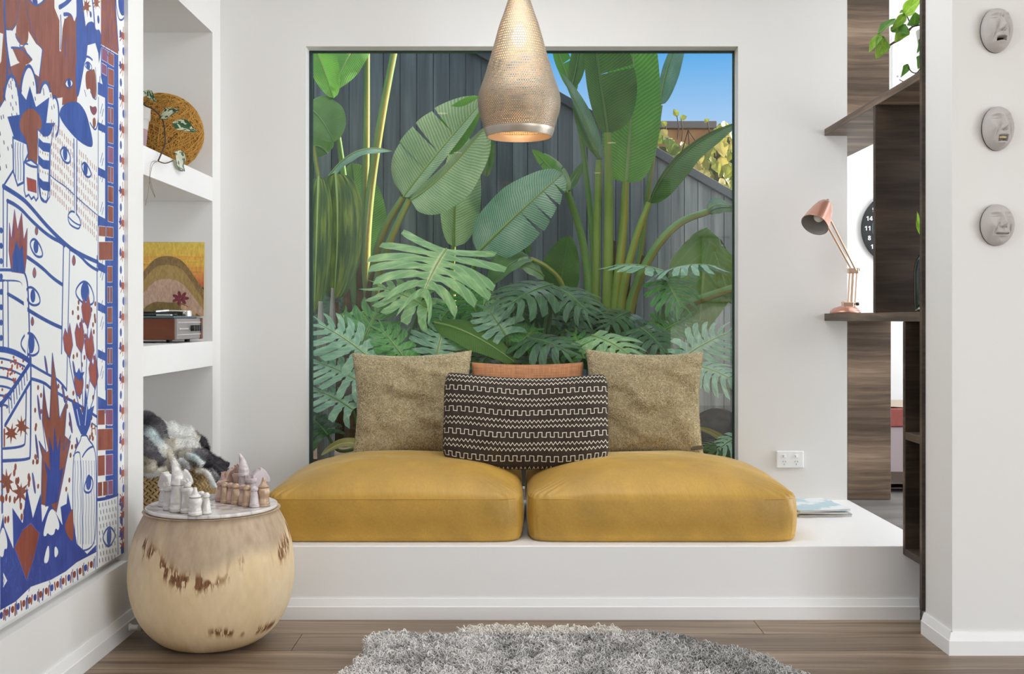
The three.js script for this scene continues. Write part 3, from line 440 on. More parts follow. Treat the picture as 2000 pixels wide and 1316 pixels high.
{ // black bottle vase on the lower shelf
  const D = 3.80, c = at(1814, 610, D);
  const t = thing('bottle_vase', 'glossy black bottle vase with one green leaf on the lower plywood shelf', 'vase', [c.x, SY1 + 0.0006, c.z]);
  part('body', lathe([[0, 0], [0.034, 0], [0.044, 0.006], [0.05, 0.03], [0.051, 0.14], [0.047, 0.175], [0.034, 0.2], [0.022, 0.215], [0.018, 0.235], [0.021, 0.24], [0.016, 0.241], [0.014, 0.22]], 40), phys({ color: col('#0b0d12'), roughness: 0.18, clearcoat: 0.8 }), t);
  const L = (x, y, d = D) => at(x, y, d).sub(V3(c.x, SY1, c.z));
  part('stem', tube([[0, 0.21, 0], [0.0, 0.26, 0.005], L(1808, 470), L(1801, 456)], 0.002, 14, 6), M.stemGreen, t);
  part('leaf', heartLeaf(L(1803, 462), L(1790, 413), 15 * D / FOCAL, V3(-0.8, 0.2, 0.5), { fold: 0.5, droop: 0.02, lobe: 0 }), M.pothos, t);
  part('leaf', heartLeaf(L(1806, 600, 3.74), L(1787, 606, 3.73), 10 * D / FOCAL, V3(0, 1, 0.4), { fold: 0.3, droop: 0.02, lobe: 0 }), M.variegatedPale, t);
}
// copper desk lamp
M.copper = phys({ color: new THREE.Color(0.62, 0.30, 0.22), metalness: 0.55, roughness: 0.32, clearcoat: 0.7, clearcoatRoughness: 0.1 });
M.roseGold = std({ color: new THREE.Color(0.84, 0.60, 0.44), metalness: 0.85, roughness: 0.3 });
M.darkMetal = std({ color: col('#3b3531'), metalness: 0.7, roughness: 0.4 });
{
  const D = 4.55, c = at(1651, 612, D), t = thing('desk_lamp', 'copper desk lamp with a bell shade and jointed arm on the lower shelf', 'lamp', [c.x, SY1 + 0.0006, c.z]);
  const L = (x, y, d = D) => at(x, y, d).sub(V3(c.x, SY1, c.z));
  part('base', lathe([[0, 0], [0.0625, 0], [0.0635, 0.004], [0.061, 0.011], [0.05, 0.021], [0.034, 0.028], [0.02, 0.031], [0, 0.032]], 48), M.copper, t);
  part('bracket', [rbox(-0.013, 0.033, 0.029, 0.047, -0.013, 0.013, 0.003), rbox(-0.014, -0.003, 0.03, 0.05, -0.011, 0.011, 0.002)], M.roseGold, t);
  const a = L(1658, 603), b = L(1663, 530), dz = 0.009;
  for (const [x, w] of [[-1, 0.0036], [6, 0.0062], [13, 0.0036]]) { const p = L(1657 + x, 600), q = L(1661 + x, 529); part('lower_arm', rod(p, q, w, w, 10), M.roseGold, t); }
  part('joint', rbox(L(1656, 530).x, L(1676, 530).x, L(1660, 534).y, L(1660, 524).y, -0.011, 0.011, 0.003), M.roseGold, t);
  for (const s of [-1, 1]) part('upper_arm', rod(L(1669, 530).add(V3(0.004 * s, 0.002 * s, dz * s)), L(1616, 430).add(V3(0.008 * s, 0.004 * s, dz * s)), 0.0042, 0.0042, 10), M.roseGold, t);
  for (const [x, y] of [[1672, 594], [1673, 527]]) { const k = L(x, y); part('knob', [rod(k.clone().add(V3(-0.016, 0, 0)), k.clone().add(V3(0.006, 0, 0)), 0.0035), rod(k.clone().add(V3(0.002, 0, 0)), k.clone().add(V3(0.011, 0.001, 0)), 0.008, 0.0065, 10)], M.darkMetal, t); }
  const top = L(1614, 397), axis = V3(-0.50, -0.73, 0.47).normalize(), q = new THREE.Quaternion().setFromUnitVectors(V3(0, -1, 0), axis);
  const place = (g) => g.applyQuaternion(q).translate(top.x, top.y, top.z);
  const bell = [[0.012, 0.004], [0.024, -0.002], [0.034, -0.018], [0.043, -0.045], [0.051, -0.08], [0.0565, -0.115], [0.058, -0.132]];
  part('shade', place(lathe([[0, 0.005], ...bell, [0.0592, -0.133], [0.0575, -0.134]], 48)), M.copper, t);
  part('shade_lining', place(lathe(bell.map(([r, y]) => [r - 0.0016, y - 0.0016]), 48)), std({ color: col('#b4b2ae'), roughness: 0.5, side: THREE.DoubleSide }), t);
  part('cap', place(lathe([[0, 0.022], [0.006, 0.021], [0.008, 0.012], [0.013, 0.008], [0.014, 0.002]], 20)), M.roseGold, t);
  part('bulb', place(new THREE.SphereGeometry(0.022, 20, 14).translate(0, -0.085, 0)), std({ color: col('#f1efe8'), roughness: 0.4 }), t);
  part('swivel', rod(L(1617, 432), L(1622, 426).add(V3(0, 0, -0.004)), 0.006), M.darkMetal, t);
}
{ // dartboard on the far wall of the adjoining room
  const order = [20, 1, 18, 4, 13, 6, 10, 15, 2, 17, 3, 19, 7, 16, 8, 11, 14, 9, 12, 5];
  const face = canvasTexture(512, 512, (g) => {
    g.fillStyle = '#2b2d2e'; g.fillRect(0, 0, 512, 512); g.translate(256, 256);
    const R = 192, ring = (r0, r1, a, b) => { for (let i = 0; i < 20; i++) { const t = (i - 0.5) / 20 * 2 * Math.PI - Math.PI / 2; g.fillStyle = i % 2 ? b : a; g.beginPath(); g.arc(0, 0, r1, t, t + Math.PI / 10); g.arc(0, 0, r0, t + Math.PI / 10, t, true); g.fill(); } };
    ring(0, R, '#1a1517', '#ddd5c0'); ring(R - 14, R, '#8a2230', '#1f6a4c'); ring(96, 108, '#8a2230', '#1f6a4c');
    g.fillStyle = '#1f6a4c'; g.beginPath(); g.arc(0, 0, 17, 0, 7); g.fill(); g.fillStyle = '#a52a35'; g.beginPath(); g.arc(0, 0, 8, 0, 7); g.fill();
    g.fillStyle = '#f2f2f0'; g.font = 'bold 44px sans-serif'; g.textAlign = 'center'; g.textBaseline = 'middle';
    order.forEach((n, i) => { const t = i / 20 * 2 * Math.PI - Math.PI / 2; g.fillText(String(n), Math.cos(t) * 224, Math.sin(t) * 224); });
  });
  const c = at(1755, 446, 6.58), t = thing('dartboard', 'round black dartboard with white numbers on the far white wall', 'dartboard', [c.x, c.y, -1.93]);
  part('board', lathe([[0, 0], [0.222, 0], [0.2255, 0.004], [0.2255, 0.03], [0.222, 0.034], [0, 0.034]], 64).rotateX(Math.PI / 2), M.charcoal, t);
  part('face', new THREE.CircleGeometry(0.22, 64).translate(0, 0, 0.0346), std({ map: face, roughness: 0.85 }), t);
  const wire = [new THREE.TorusGeometry(0.165, 0.0009, 6, 80), new THREE.TorusGeometry(0.152, 0.0009, 6, 80), new THREE.TorusGeometry(0.09, 0.0009, 6, 60)]; for (let i = 0; i < 20; i++) { const a = (i + 0.5) / 20 * 2 * Math.PI; wire.push(rod(V3(Math.cos(a) * 0.016, Math.sin(a) * 0.016, 0), V3(Math.cos(a) * 0.166, Math.sin(a) * 0.166, 0), 0.0008, 0.0008, 5)); }
  part('wire_frame', merge(wire).translate(0, 0, 0.0362), std({ color: col('#8d8f90'), metalness: 0.8, roughness: 0.35 }), t);
}
{ // wall box, low cabinet and mat seen through the shelves
  const c = at(1742, 67, 6.5), w = thing('wall_cabinet', 'plain white wall cabinet high on the far wall behind the shelves', 'cabinet', [c.x, 1.86, -1.93]);
  part('body', rbox(0, 0.14, 0, c.y - 1.86, 0, 0.08, 0.006), M.trim, w); part('door', rbox(0.006, 0.134, 0.01, c.y - 1.87, 0.081, 0.094, 0.004), M.trim, w);
  for (const x of [0.03, 0.052]) part('indicator', rbox(x, x + 0.012, 0.638, 0.65, 0.0935, 0.096, 0.002), std({ color: col('#9aa0a8'), roughness: 0.5 }), w);
  const z1 = ZC - 5.23, y0 = BENCH - 0.002, t = thing('low_cabinet', 'low lilac grey cabinet with a worn red timber top in the adjoining room', 'cabinet', [1.72, y0, z1 - 0.42]);
  part('carcass', rbox(0, 1.3, 0, 0.262, 0, 0.42, 0.004), std({ color: col('#a89a9c'), roughness: 0.6 }), t);
  part('top', rbox(-0.01, 1.31, 0.263, 0.352, -0.01, 0.43, 0.006), std({ map: dataTexture(256, 256, (u, v) => { const n = fbm2(u * 30, v * 8, 4, 71, 30, 8); return n > 0.62 ? [186, 160, 150] : [132 + n * 30, 62 + n * 16, 56 + n * 14]; }), roughness: 0.6 }), t);
  const th = solo('folded_throw', grid(24, 10, (u, v) => V3(1.76 + u * 1.1, 0.622 + 0.012 + 0.022 * Math.sin(Math.PI * v) + 0.006 * fbm2(u * 14, v * 6, 3, 5), z1 - 0.36 + v * 0.34)), std({ color: col('#b9a998'), roughness: 1, side: THREE.DoubleSide }), 'beige throw folded on the low red-topped cabinet', 'throw');
  th.geometry.translate(0, -0.03, 0);
  solo('floor_mat', rbox(1.62, 3.0, BENCH - 0.002, BENCH + 0.006, ZC - 5.22, ZC - 4.98, 0.003), std({ map: dataTexture(256, 128, (u, v) => { const n = noise2(u * 40, v * 10, 4, 40, 10); return n > 0.55 ? [150, 70, 74] : [206, 186, 182]; }), roughness: 1 }), 'red and cream patterned floor mat in front of the low cabinet', 'mat');
}
// power outlet on the back wall
{
  const c = at(1542, 896.5, ZC), t = thing('power_outlet', 'white double power outlet with two switches on the back wall', 'power outlet', [c.x, c.y, 0]);
  const W = std({ color: col('#f3f4f5'), roughness: 0.35 }), dk = std({ color: col('#6f7378'), roughness: 0.6 });
  part('plate', rbox(-0.0585, 0.0585, -0.0365, 0.0365, 0, 0.012, 0.004, 3), W, t);
  for (const s of [-1, 1]) {
    part('switch', rbox(s * 0.026 - 0.007, s * 0.026 + 0.007, 0.008, 0.022, 0.011, 0.0155, 0.002), W, t);
    part('switch_mark', box(s * 0.026 - 0.005, s * 0.026 - 0.003, 0.011, 0.019, 0.0153, 0.0158), dk, t);
    const slot = (x, y, a) => part('slot', new THREE.BoxGeometry(0.0018, 0.0075, 0.001).rotateZ(a).translate(s * 0.026 + x, y, 0.0123), dk, t);
    slot(-0.0055, -0.009, -0.5); slot(0.0055, -0.009, 0.5); slot(0, -0.0205, 0);
  }
}
// magazines
{
  const cover = (a, b, sd) => std({ roughness: 0.3, map: dataTexture(256, 256, (u, v) => { const n = fbm2(u * 3, v * 3, 4, sd, 3, 3); const t = smooth(0.42, 0.58, n + 0.15 * Math.sin(v * 9 + u * 4)); return [0, 1, 2].map((i) => lerp(a[i], b[i], t)); }) });
  const paper = std({ color: col('#e7e5e0'), roughness: 0.7 });
  const zc = 0.27;
  for (const [x, z, turn, y, h, a, b, label, sd] of [[1.235, zc, 0.02, 0, 0.009, [120, 124, 122], [196, 200, 198], 'grey covered magazine at the bottom of the pile on the bench', 3], [1.222, zc + 0.004, -0.05, 0.0125, 0.008, [205, 214, 218], [150, 190, 206], 'pale magazine in the middle of the pile on the bench', 9], [1.212, zc + 0.012, 0.16, 0.024, 0.006, [176, 206, 218], [232, 238, 240], 'pale blue magazine lying open-edged on top of the pile', 15]]) {
    const t = thing('magazine', label, 'magazine', [x, BENCH + y, z], turn, undefined);
    part('pages', rbox(-0.105, 0.104, 0.0008, h - 0.0008, -0.136, 0.136, 0.0008, 1), paper, t);
    part('cover', grid(16, 20, (u, v) => V3(lerp(0.107, -0.107, u), h + 0.0012 * Math.pow(1 - u, 3) * (1 + Math.sin(v * 5)), lerp(0.138, -0.138, v))), cover(a, b, sd), t).material.side = THREE.DoubleSide;
    part('back_cover', box(-0.107, 0.107, 0, 0.0009, -0.138, 0.138), paper, t);
  }
}
// three cast faces on the wall stub
{
  const plaster = std({ color: new THREE.Color(0.52, 0.485, 0.465), roughness: 0.85 });
  const G = (x, y, cx, cy, sx, sy) => Math.exp(-(((x - cx) / sx) ** 2) - ((y - cy) / sy) ** 2);
  const face = (kind) => grid(110, 140, (u, v) => {
    const a = (u - 0.5) * 2, b = (v - 0.5) * 2;                                  // square -> disc
    let x = a * Math.sqrt(1 - b * b / 2), y = b * Math.sqrt(1 - a * a / 2);
    const r = Math.min(1, Math.hypot(x, y));
    let h = Math.pow(Math.max(0, 1 - Math.pow(r, 2.6)), 0.5) * 0.050;
    const m = smooth(1.0, 0.75, r); let f = 0; const x0 = x, y0 = y; x *= 0.80; y *= 0.84;
    const ey = kind === 0 ? 0.40 : 0.34;
    f += 0.006 * G(x, y, 0, 0.62, 0.5, 0.25);                                     // forehead
    for (const s of [-1, 1]) {
      f -= 0.008 * G(x, y, s * 0.33, ey, 0.17, 0.10); f += 0.0055 * G(x, y, s * 0.34, ey - 0.01, 0.12, 0.075);   // sockets, lids
      f -= 0.003 * G(x, y, s * 0.34, ey - 0.045, 0.13, 0.014); f += 0.005 * G(x, y, s * 0.34, ey + 0.15, 0.2, 0.06);
      f += (kind === 2 ? 0.008 : 0.005) * G(x, y, s * 0.48, -0.02, 0.18, 0.2);     // cheeks
      f -= (kind === 2 ? 0.005 : 0.0035) * G(x - s * (-0.25 * y), y, s * 0.30, -0.22, 0.035, 0.16);
      f += 0.006 * G(x, y, s * 0.125, -0.075, 0.06, 0.06); f -= 0.006 * G(x, y, s * 0.075, -0.135, 0.035, 0.022);
    }
    f += 0.019 * G(x, y, 0, 0.0, 0.1, 0.13) + 0.012 * G(x, y, 0, 0.22, 0.08, 0.2); // nose
    f -= 0.003 * G(x, y, 0, 0.4, 0.03, 0.09) * (kind === 0 ? 2 : 0.6); if (kind === 0) for (const s of [-1, 1]) f -= 0.003 * G(x, y, s * 0.09, 0.44, 0.025, 0.08);
    f -= 0.002 * G(x, y, 0, -0.2, 0.03, 0.05);
    if (kind === 0) { f += 0.007 * G(x, y, 0, -0.3, 0.26, 0.05) + 0.007 * G(x, y, 0, -0.52, 0.22, 0.06); f -= 0.034 * smooth(0.25, 0.19, Math.abs(x)) * smooth(0.085, 0.05, Math.abs(y + 0.405 + 0.5 * x * x)); }
    if (kind === 1) { f += 0.007 * G(x, y, 0, -0.28, 0.24, 0.05) + 0.008 * G(x, y, 0, -0.6, 0.2, 0.06); f -= 0.02 * smooth(0.25, 0.19, Math.abs(x)) * smooth(0.12, 0.085, Math.abs(y + 0.43)); f += 0.013 * smooth(0.2, 0.17, Math.abs(x)) * smooth(0.05, 0.04, Math.abs(y + 0.39)) * (0.65 + 0.35 * Math.abs(Math.sin(x * 34))); f += 0.009 * G(x, y, 0, -0.5, 0.13, 0.035); }
    if (kind === 2) { f += 0.006 * G(x, y + 0.0 - 0.25 * x * x, 0, -0.33, 0.28, 0.045) + 0.007 * G(x, y - 0.25 * x * x, 0, -0.46, 0.22, 0.05); f -= 0.011 * smooth(0.34, 0.27, Math.abs(x)) * G(0, y - 0.28 * x * x, 0, -0.395, 1, 0.02); }
    f += 0.008 * G(x, y, 0, -0.78, 0.2, 0.13);                                     // chin
    f += 0.0012 * (fbm2(x * 7 + 30, y * 7 + 30 + kind * 20, 4, 5) - 0.5) * 2;
    return V3(x0 * 0.0475, y0 * 0.068, 0.006 + h + f * m * 1.15);
  });
  const rimEdge = () => grid(72, 3, (u, v) => { const a = u * Math.PI * 2; return V3(Math.cos(a) * 0.0475, Math.sin(a) * 0.068, lerp(0.0, 0.0065, v)); }, true);
  for (const [k, y, sx, sy, label] of [[0, 58, 0.985, 1.0, 'grey cast face with squinting eyes and open black mouth, topmost of three'], [1, 250, 0.985, 1.0, 'grey cast face baring its teeth, middle one of three on the wall'], [2, 439, 1.04, 0.94, 'grey cast face with a closed smile, lowest of three on the wall']]) {
    const c = at([1949, 1951, 1950][k], y, ZC - ZR - 0.02), t = thing('wall_mask', label, 'mask', [c.x, c.y, ZR + 0.0005], [-0.02, 0.02, 0.0][k], undefined);
    t.scale.set(sx, sy, 1);
    part('face', face(k), plaster, t); part('rim', rimEdge(), std({ color: col('#3d3733'), roughness: 0.9 }), t).material.side = THREE.DoubleSide;
    if (k === 0) part('dark_mouth_block', rbox(-0.0128, 0.0128, -0.037, -0.029, 0.022, 0.032, 0.002), std({ color: col('#120f0e'), roughness: 1 }), t);  // near-black block set into the mouth to darken it
    if (k === 1) part('teeth', [-2, -1, 0, 1, 2].map((i) => rbox(i * 0.0044 - 0.0021, i * 0.0044 + 0.0021, -0.0355, -0.029, 0.034, 0.0485 - Math.abs(i) * 0.0012, 0.0009)), std({ color: col('#cdbb92'), roughness: 0.5 }), t);
  }
}
{ // door stop on the left skirting
  const c = at(262, 1232, 3.52), t = thing('door_stop', 'small white door stop with a grey tip on the left skirting', 'door stop', [XL + 0.016, 0.028, c.z]);
  part('stem', lathe([[0, 0], [0.013, 0], [0.013, 0.004], [0.009, 0.008], [0.009, 0.03]], 20).rotateZ(-Math.PI / 2), M.trim, t);
  part('tip', lathe([[0.009, 0.03], [0.0125, 0.031], [0.0125, 0.04], [0.010, 0.044], [0, 0.044]], 20).rotateZ(-Math.PI / 2), std({ color: col('#b9b4ac'), roughness: 0.7 }), t);
}
// ---------------------------------------------------------------- garden behind the glass
const GROUND = 0.29;
structure('ground', grid(60, 60, (u, v) => V3(lerp(-3.2, 3.4, u), GROUND + 0.05 * (fbm2(u * 40, v * 40, 4, 3) - 0.5), lerp(-6.2, -0.2, v))).scale(1, 1, 1), std({ map: dataTexture(256, 256, (u, v) => { const n = fbm2(u * 24, v * 24, 4, 9, 24, 24); return [40 + n * 44, 32 + n * 32, 24 + n * 24]; }), roughness: 1, side: THREE.DoubleSide }), 'dark mulch of the garden bed');
{ // paling fence, running obliquely away to the right, its top falling to the right
  const tex = streakTex(81, [147, 162, 171], [99, 112, 123], [192, 207, 213], 2, 14);
  const mats = [0, 1, 2].map((k) => { const t = tex.clone(); t.rotation = Math.PI / 2; t.repeat.set(0.8, 2.4); t.offset.set(k * 0.29, k * 0.37); t.needsUpdate = true; return std({ map: t, color: new THREE.Color(...[[0.43, 0.42, 0.40], [0.37, 0.365, 0.35], [0.48, 0.47, 0.445]][k]), roughness: 0.85, bumpMap: t, bumpScale: 0.0015 }); });
  const f = thing('paling_fence', 'tall blue-grey paling fence with a raked capping behind the plants', 'fence', [-0.704, 0, ZC - 6.6], Math.atan2(0.3875, 0.922));
  const topAt = (t) => 2.717 - (t - 0.556) * 0.4357, W = 0.1065; setSeed(4);
  for (let i = -14; i < 34; i++) {
    const a = i * W + 0.0034, b = (i + 1) * W - 0.0034, z = rr(-0.003, 0.003);
    part('paling', metricUV(extrude([[a, 0.05], [b, 0.05], [b, topAt(b) - 0.02], [a, topAt(a) - 0.02]], 0.018, 0.0018).translate(0, 0, z)), mats[Math.floor(rnd() * 3)], f);
  }
  const x0 = -14 * W, x1 = 34 * W;
  part('capping', metricUV(extrude([[x0, topAt(x0) - 0.045], [x1, topAt(x1) - 0.045], [x1, topAt(x1) + 0.012], [x0, topAt(x0) + 0.012]], 0.07, 0.003).translate(0, 0, -0.022)), std({ color: new THREE.Color(0.05, 0.065, 0.08), roughness: 0.7 }), f);
  part('rail', [box(x0, x1, 0.4, 0.47, -0.05, -0.006), box(x0, x1, 1.25, 1.32, -0.05, -0.006)], mats[1], f);
  part('gap_shade_sheet', metricUV(extrude([[x0, 0.05], [x1, 0.05], [x1, topAt(x1) - 0.05], [x0, topAt(x0) - 0.05]], 0.006).translate(0, 0, -0.062)), M.charcoal, f);  // dark sheet put in as shade behind the gaps between palings
}
// leaf sheets -------------------------------------------------
const stripes = (s, base, light, vein, n = 44) => dataTexture(256, 512, (u, v) => {
  const k = Math.abs(u - 0.5) * 2, w = (v - k * 0.10) * n + noise2(u * 6, v * 10, s) * 0.6, r = Math.pow(Math.abs(((w % 1) + 1) % 1 - 0.5) * 2, 2.2), r2 = Math.pow(Math.abs(((w * 3) % 1 + 1) % 1 - 0.5) * 2, 2);
  const patch = clamp((fbm2(u * 3, v * 5, 4, s + 7, 3, 5) - 0.32) * 1.9), t = clamp(0.62 * r + 0.16 * r2 + 0.35 * patch - 0.12);
  return base.map((b, i) => lerp(lerp(b, light[i], t), vein[i], smooth(0.05, 0.015, k)) + (noise2(u * 60, v * 120, s + 3) - 0.5) * 8);
});
const plantMat = (t, o = {}) => phys({ map: t, bumpMap: t, bumpScale: o.bump ?? 0.004, roughness: 0.86, transmission: o.through ?? 0.3, thickness: 0, clearcoat: o.coat ?? 0.6, clearcoatRoughness: o.cr ?? 0.26, side: THREE.DoubleSide, color: o.color ?? 0xffffff });
const LM = {
  dark: plantMat(stripes(1, [65, 111, 44], [119, 174, 66], [172, 222, 97]), { through: 0.25 }),
  mid: plantMat(stripes(2, [93, 165, 57], [176, 238, 87], [250, 250, 126]), { through: 0.35 }),
  lime: plantMat(stripes(3, [96, 152, 42], [140, 192, 66], [176, 204, 110]), { through: 0.6, coat: 0.2 }),
  silver: plantMat(stripes(4, [126, 170, 116], [236, 250, 196], [240, 250, 160], 40), { coat: 0.7, through: 0.12 }),  // pale stripes carry sky sheen painted into the leaf colour
  blue: plantMat(stripes(5, [104, 160, 128], [240, 250, 220], [248, 250, 180], 46), { coat: 0.8, through: 0.10 }),  // whitish blue stripes stand in for sky highlights on the blade
  mottled: plantMat(dataTexture(256, 512, (u, v) => { const n = fbm2(u * 18, v * 5, 4, 31, 18, 5), m = noise2(u * 50, v * 14, 5, 50, 14); const t = clamp((n - 0.35) * 2.4); return [lerp(44, 132, t) + m * 26, lerp(86, 152, t) + m * 22, lerp(40, 56, t)]; }), { through: 0.35, coat: 0.15 }),
  yellow: plantMat(stripes(6, [160, 148, 55], [220, 208, 88], [238, 225, 125]), { through: 0.35 }),
  pale: plantMat(stripes(7, [162, 170, 146], [211, 213, 189], [238, 238, 202]), { through: 0.2 }),
  rib: phys({ color: col('#8fae62'), roughness: 0.5, clearcoat: 0.3 }), ribDark: phys({ color: col('#5e8444'), roughness: 0.5, clearcoat: 0.3 }),
};
const stalkTex = (s, a, b, c) => dataTexture(64, 512, (u, v) => { const n = fbm2(u * 8, v * 6, 4, s, 8, 6), k = clamp((0.36 - v) * 3 + (n - 0.5)); return [0, 1, 2].map((i) => lerp(lerp(a[i], b[i], n), c[i], k)); });
LM.stalk = phys({ map: stalkTex(1, [96, 140, 66], [132, 166, 86], [176, 160, 70]), roughness: 0.55, clearcoat: 0.3 });
LM.stalkYellow = phys({ map: stalkTex(2, [124, 158, 66], [160, 180, 84], [186, 168, 66]), roughness: 0.55, clearcoat: 0.3 });
LM.sheath = std({ map: dataTexture(128, 512, (u, v) => { const n = fbm2(u * 14, v * 4, 4, 12, 14, 4); return [70 + n * 70, 52 + n * 54, 30 + n * 34]; }), roughness: 0.9 });
LM.dry = std({ map: dataTexture(128, 256, (u, v) => { const n = fbm2(u * 20, v * 3, 4, 15, 20, 3); return [150 + n * 70, 150 + n * 70, 142 + n * 66]; }), roughness: 0.9, side: THREE.DoubleSide });
const blend = (c, t) => { const u = 1 - t; return V3(u * u * c[0].x + 2 * u * t * c[1].x + t * t * c[2].x, u * u * c[0].y + 2 * u * t * c[1].y + t * t * c[2].y, u * u * c[0].z + 2 * u * t * c[1].z + t * t * c[2].z); };
function ribFrame(c, t, N) { const a = blend(c, Math.max(0, t - 0.01)), b = blend(c, Math.min(1, t + 0.01)), T = b.sub(a).normalize(), n = N.clone().addScaledVector(T, -N.dot(T)).normalize(); return { T, n, S: T.clone().cross(n).normalize() }; }
// paddle leaf: two half blades either side of a midrib, torn into strips where asked
function paddleLeaf(c, wl, wr, N, o = {}) {
  const prof = (t) => Math.pow(Math.max(0, Math.sin(Math.PI * Math.pow(clamp(t), o.p ?? 0.82))), o.q ?? 0.5), g = [];
  for (const side of [-1, 1]) {
    const W = side < 0 ? wl : wr, cuts = [0, ...((side < 0 ? o.tearsL : o.tearsR) ?? []), 1];
    for (let k = 0; k < cuts.length - 1; k++) {
      const a = cuts[k], b = cuts[k + 1], f = ((side < 0 ? o.foldL : o.foldR) ?? 0.25) + (cuts.length > 2 ? rr(-0.16, 0.16) : 0), gap = cuts.length > 2 ? 0.014 : 0, sag = o.sag ?? 0.18, ph = rr(0, 6);
      g.push(grid(9, Math.max(6, Math.round(36 * (b - a))), (u, v) => {
        const s = u, t0 = lerp(a, b, v), t = clamp(lerp(a + (k ? gap * s : 0), b - (k < cuts.length - 2 ? gap * s : 0), v) + 0.05 * s * (1 - t0) * t0 * 4 * 0.5), fr = ribFrame(c, t, N), w = W * prof(t0) * s;
        return blend(c, t).addScaledVector(fr.S, side * w * Math.cos(f)).addScaledVector(fr.n, w * Math.sin(f) - sag * w * s + W * 0.05 * Math.sin(t * 17 + ph) * s * s);
      }).translate(0, 0, 0));
      const gg = g[g.length - 1], uv = gg.attributes.uv; for (let i = 0; i < uv.count; i++) { const s = uv.getX(i), v = uv.getY(i); uv.setXY(i, 0.5 + side * s * 0.5, lerp(a, b, v)); }
    }
  }
  return merge(g);
}
// split leaf: a heart of lobes that part towards the margin
function splitLeaf(base, tip, hw, N, o = {}) {
  hw *= 1.18; const L = base.distanceTo(tip), d = tip.clone().sub(base).multiplyScalar(0.5), c = [base, base.clone().add(d).addScaledVector(N, (o.arch ?? 0.12) * L), tip], n = o.lobes ?? 6, g = [], w = (t) => hw * Math.pow(Math.sin(Math.PI * (0.14 + 0.86 * Math.pow(t, 0.8))), 0.75) ;
  for (const side of [-1, 1]) for (let k = 0; k < n; k++) {
    const a = k / n, b = (k + 1) / n, tc = (a + b) / 2, W = w(tc) * rr(0.92, 1.04) * 1.04, back = k === 0 ? -0.22 : k === 1 ? -0.05 : 0.10 + 0.05 * k, hole = k > 0 && k < n - 1 ? 1 : 0, gap = (o.gap ?? 0.36) * 0.40 * rr(0.8, 1.15), dr = rr(-0.05, 0.08), fold = o.fold ?? 0.12;
    g.push(grid(6, 18, (u, s) => {
      const e = (u - 0.5) * 2, join = (o.join ?? 0.32) + 0.18, t = tc + (b - a) / 2 * e * (1 + 0.5 * s * s) * (1 - gap * smooth(join, join + 0.14, s) - 0.30 * hole * Math.exp(-(((s - 0.24) / 0.075) ** 2))) * (1 - 0.34 * smooth(0.84, 1.0, s)) + back * s * s, fr = ribFrame(c, clamp(t), N), out = t < 0 ? t * L : t > 1 ? (t - 1) * L : 0;
      return blend(c, clamp(t)).addScaledVector(fr.T, out).addScaledVector(fr.S, side * s * W).addScaledVector(fr.n, fold * s * W - ((o.droop ?? 0.35) + dr) * W * s * s);
    }));
    const uv = g[g.length - 1].attributes.uv; for (let i = 0; i < uv.count; i++) uv.setXY(i, 0.5 + side * uv.getY(i) * 0.5, lerp(a, b, uv.getX(i)));
  }
  return { geo: merge(g), c };
}
const px = (w, D) => w * D / FOCAL;
function bananaPlant(label, x, y, D, leaves, stalks, sheaths = []) {
  const o0 = at(x, y, D); o0.y = GROUND; const t = thing('bird_of_paradise', label, 'plant', [o0.x, o0.y, o0.z]), L = (a, b, d) => at(a, b, d).sub(o0);
  for (const [pts, r, m, r1] of stalks) part('stalk', tube(pts.map((p) => L(...p)), px(r, D), 40, 10, px(r1 ?? r * 1.7, D)), LM[m ?? 'stalk'], t);
  for (const [pts, r] of sheaths) part('sheath', tube(pts.map((p) => L(...p)), px(r, D), 24, 9, (k) => 0.5 + 0.9 * k), LM.sheath, t);
  for (const [b, m, e, wl, wr, mat, N, o] of leaves) {
    const c = [L(...b), L(...m), L(...e)], d = m[2], n = V3(...(N ?? [0, 0.15, 1])).normalize();
    const lf = part('leaf', paddleLeaf(c, px(wl, d), px(wr, d), n, o ?? {}), LM[mat], t);
    const pts = []; for (let i = 0; i <= 10; i++) pts.push(blend(c, i / 10).addScaledVector(n, 0.0015));
    part('midrib', tube(pts, px(o?.rib ?? 2.6, d), 24, 7, px(0.6, d)), mat === 'dark' ? LM.ribDark : LM.rib, lf);
  }
  return t;
}
setSeed(41);
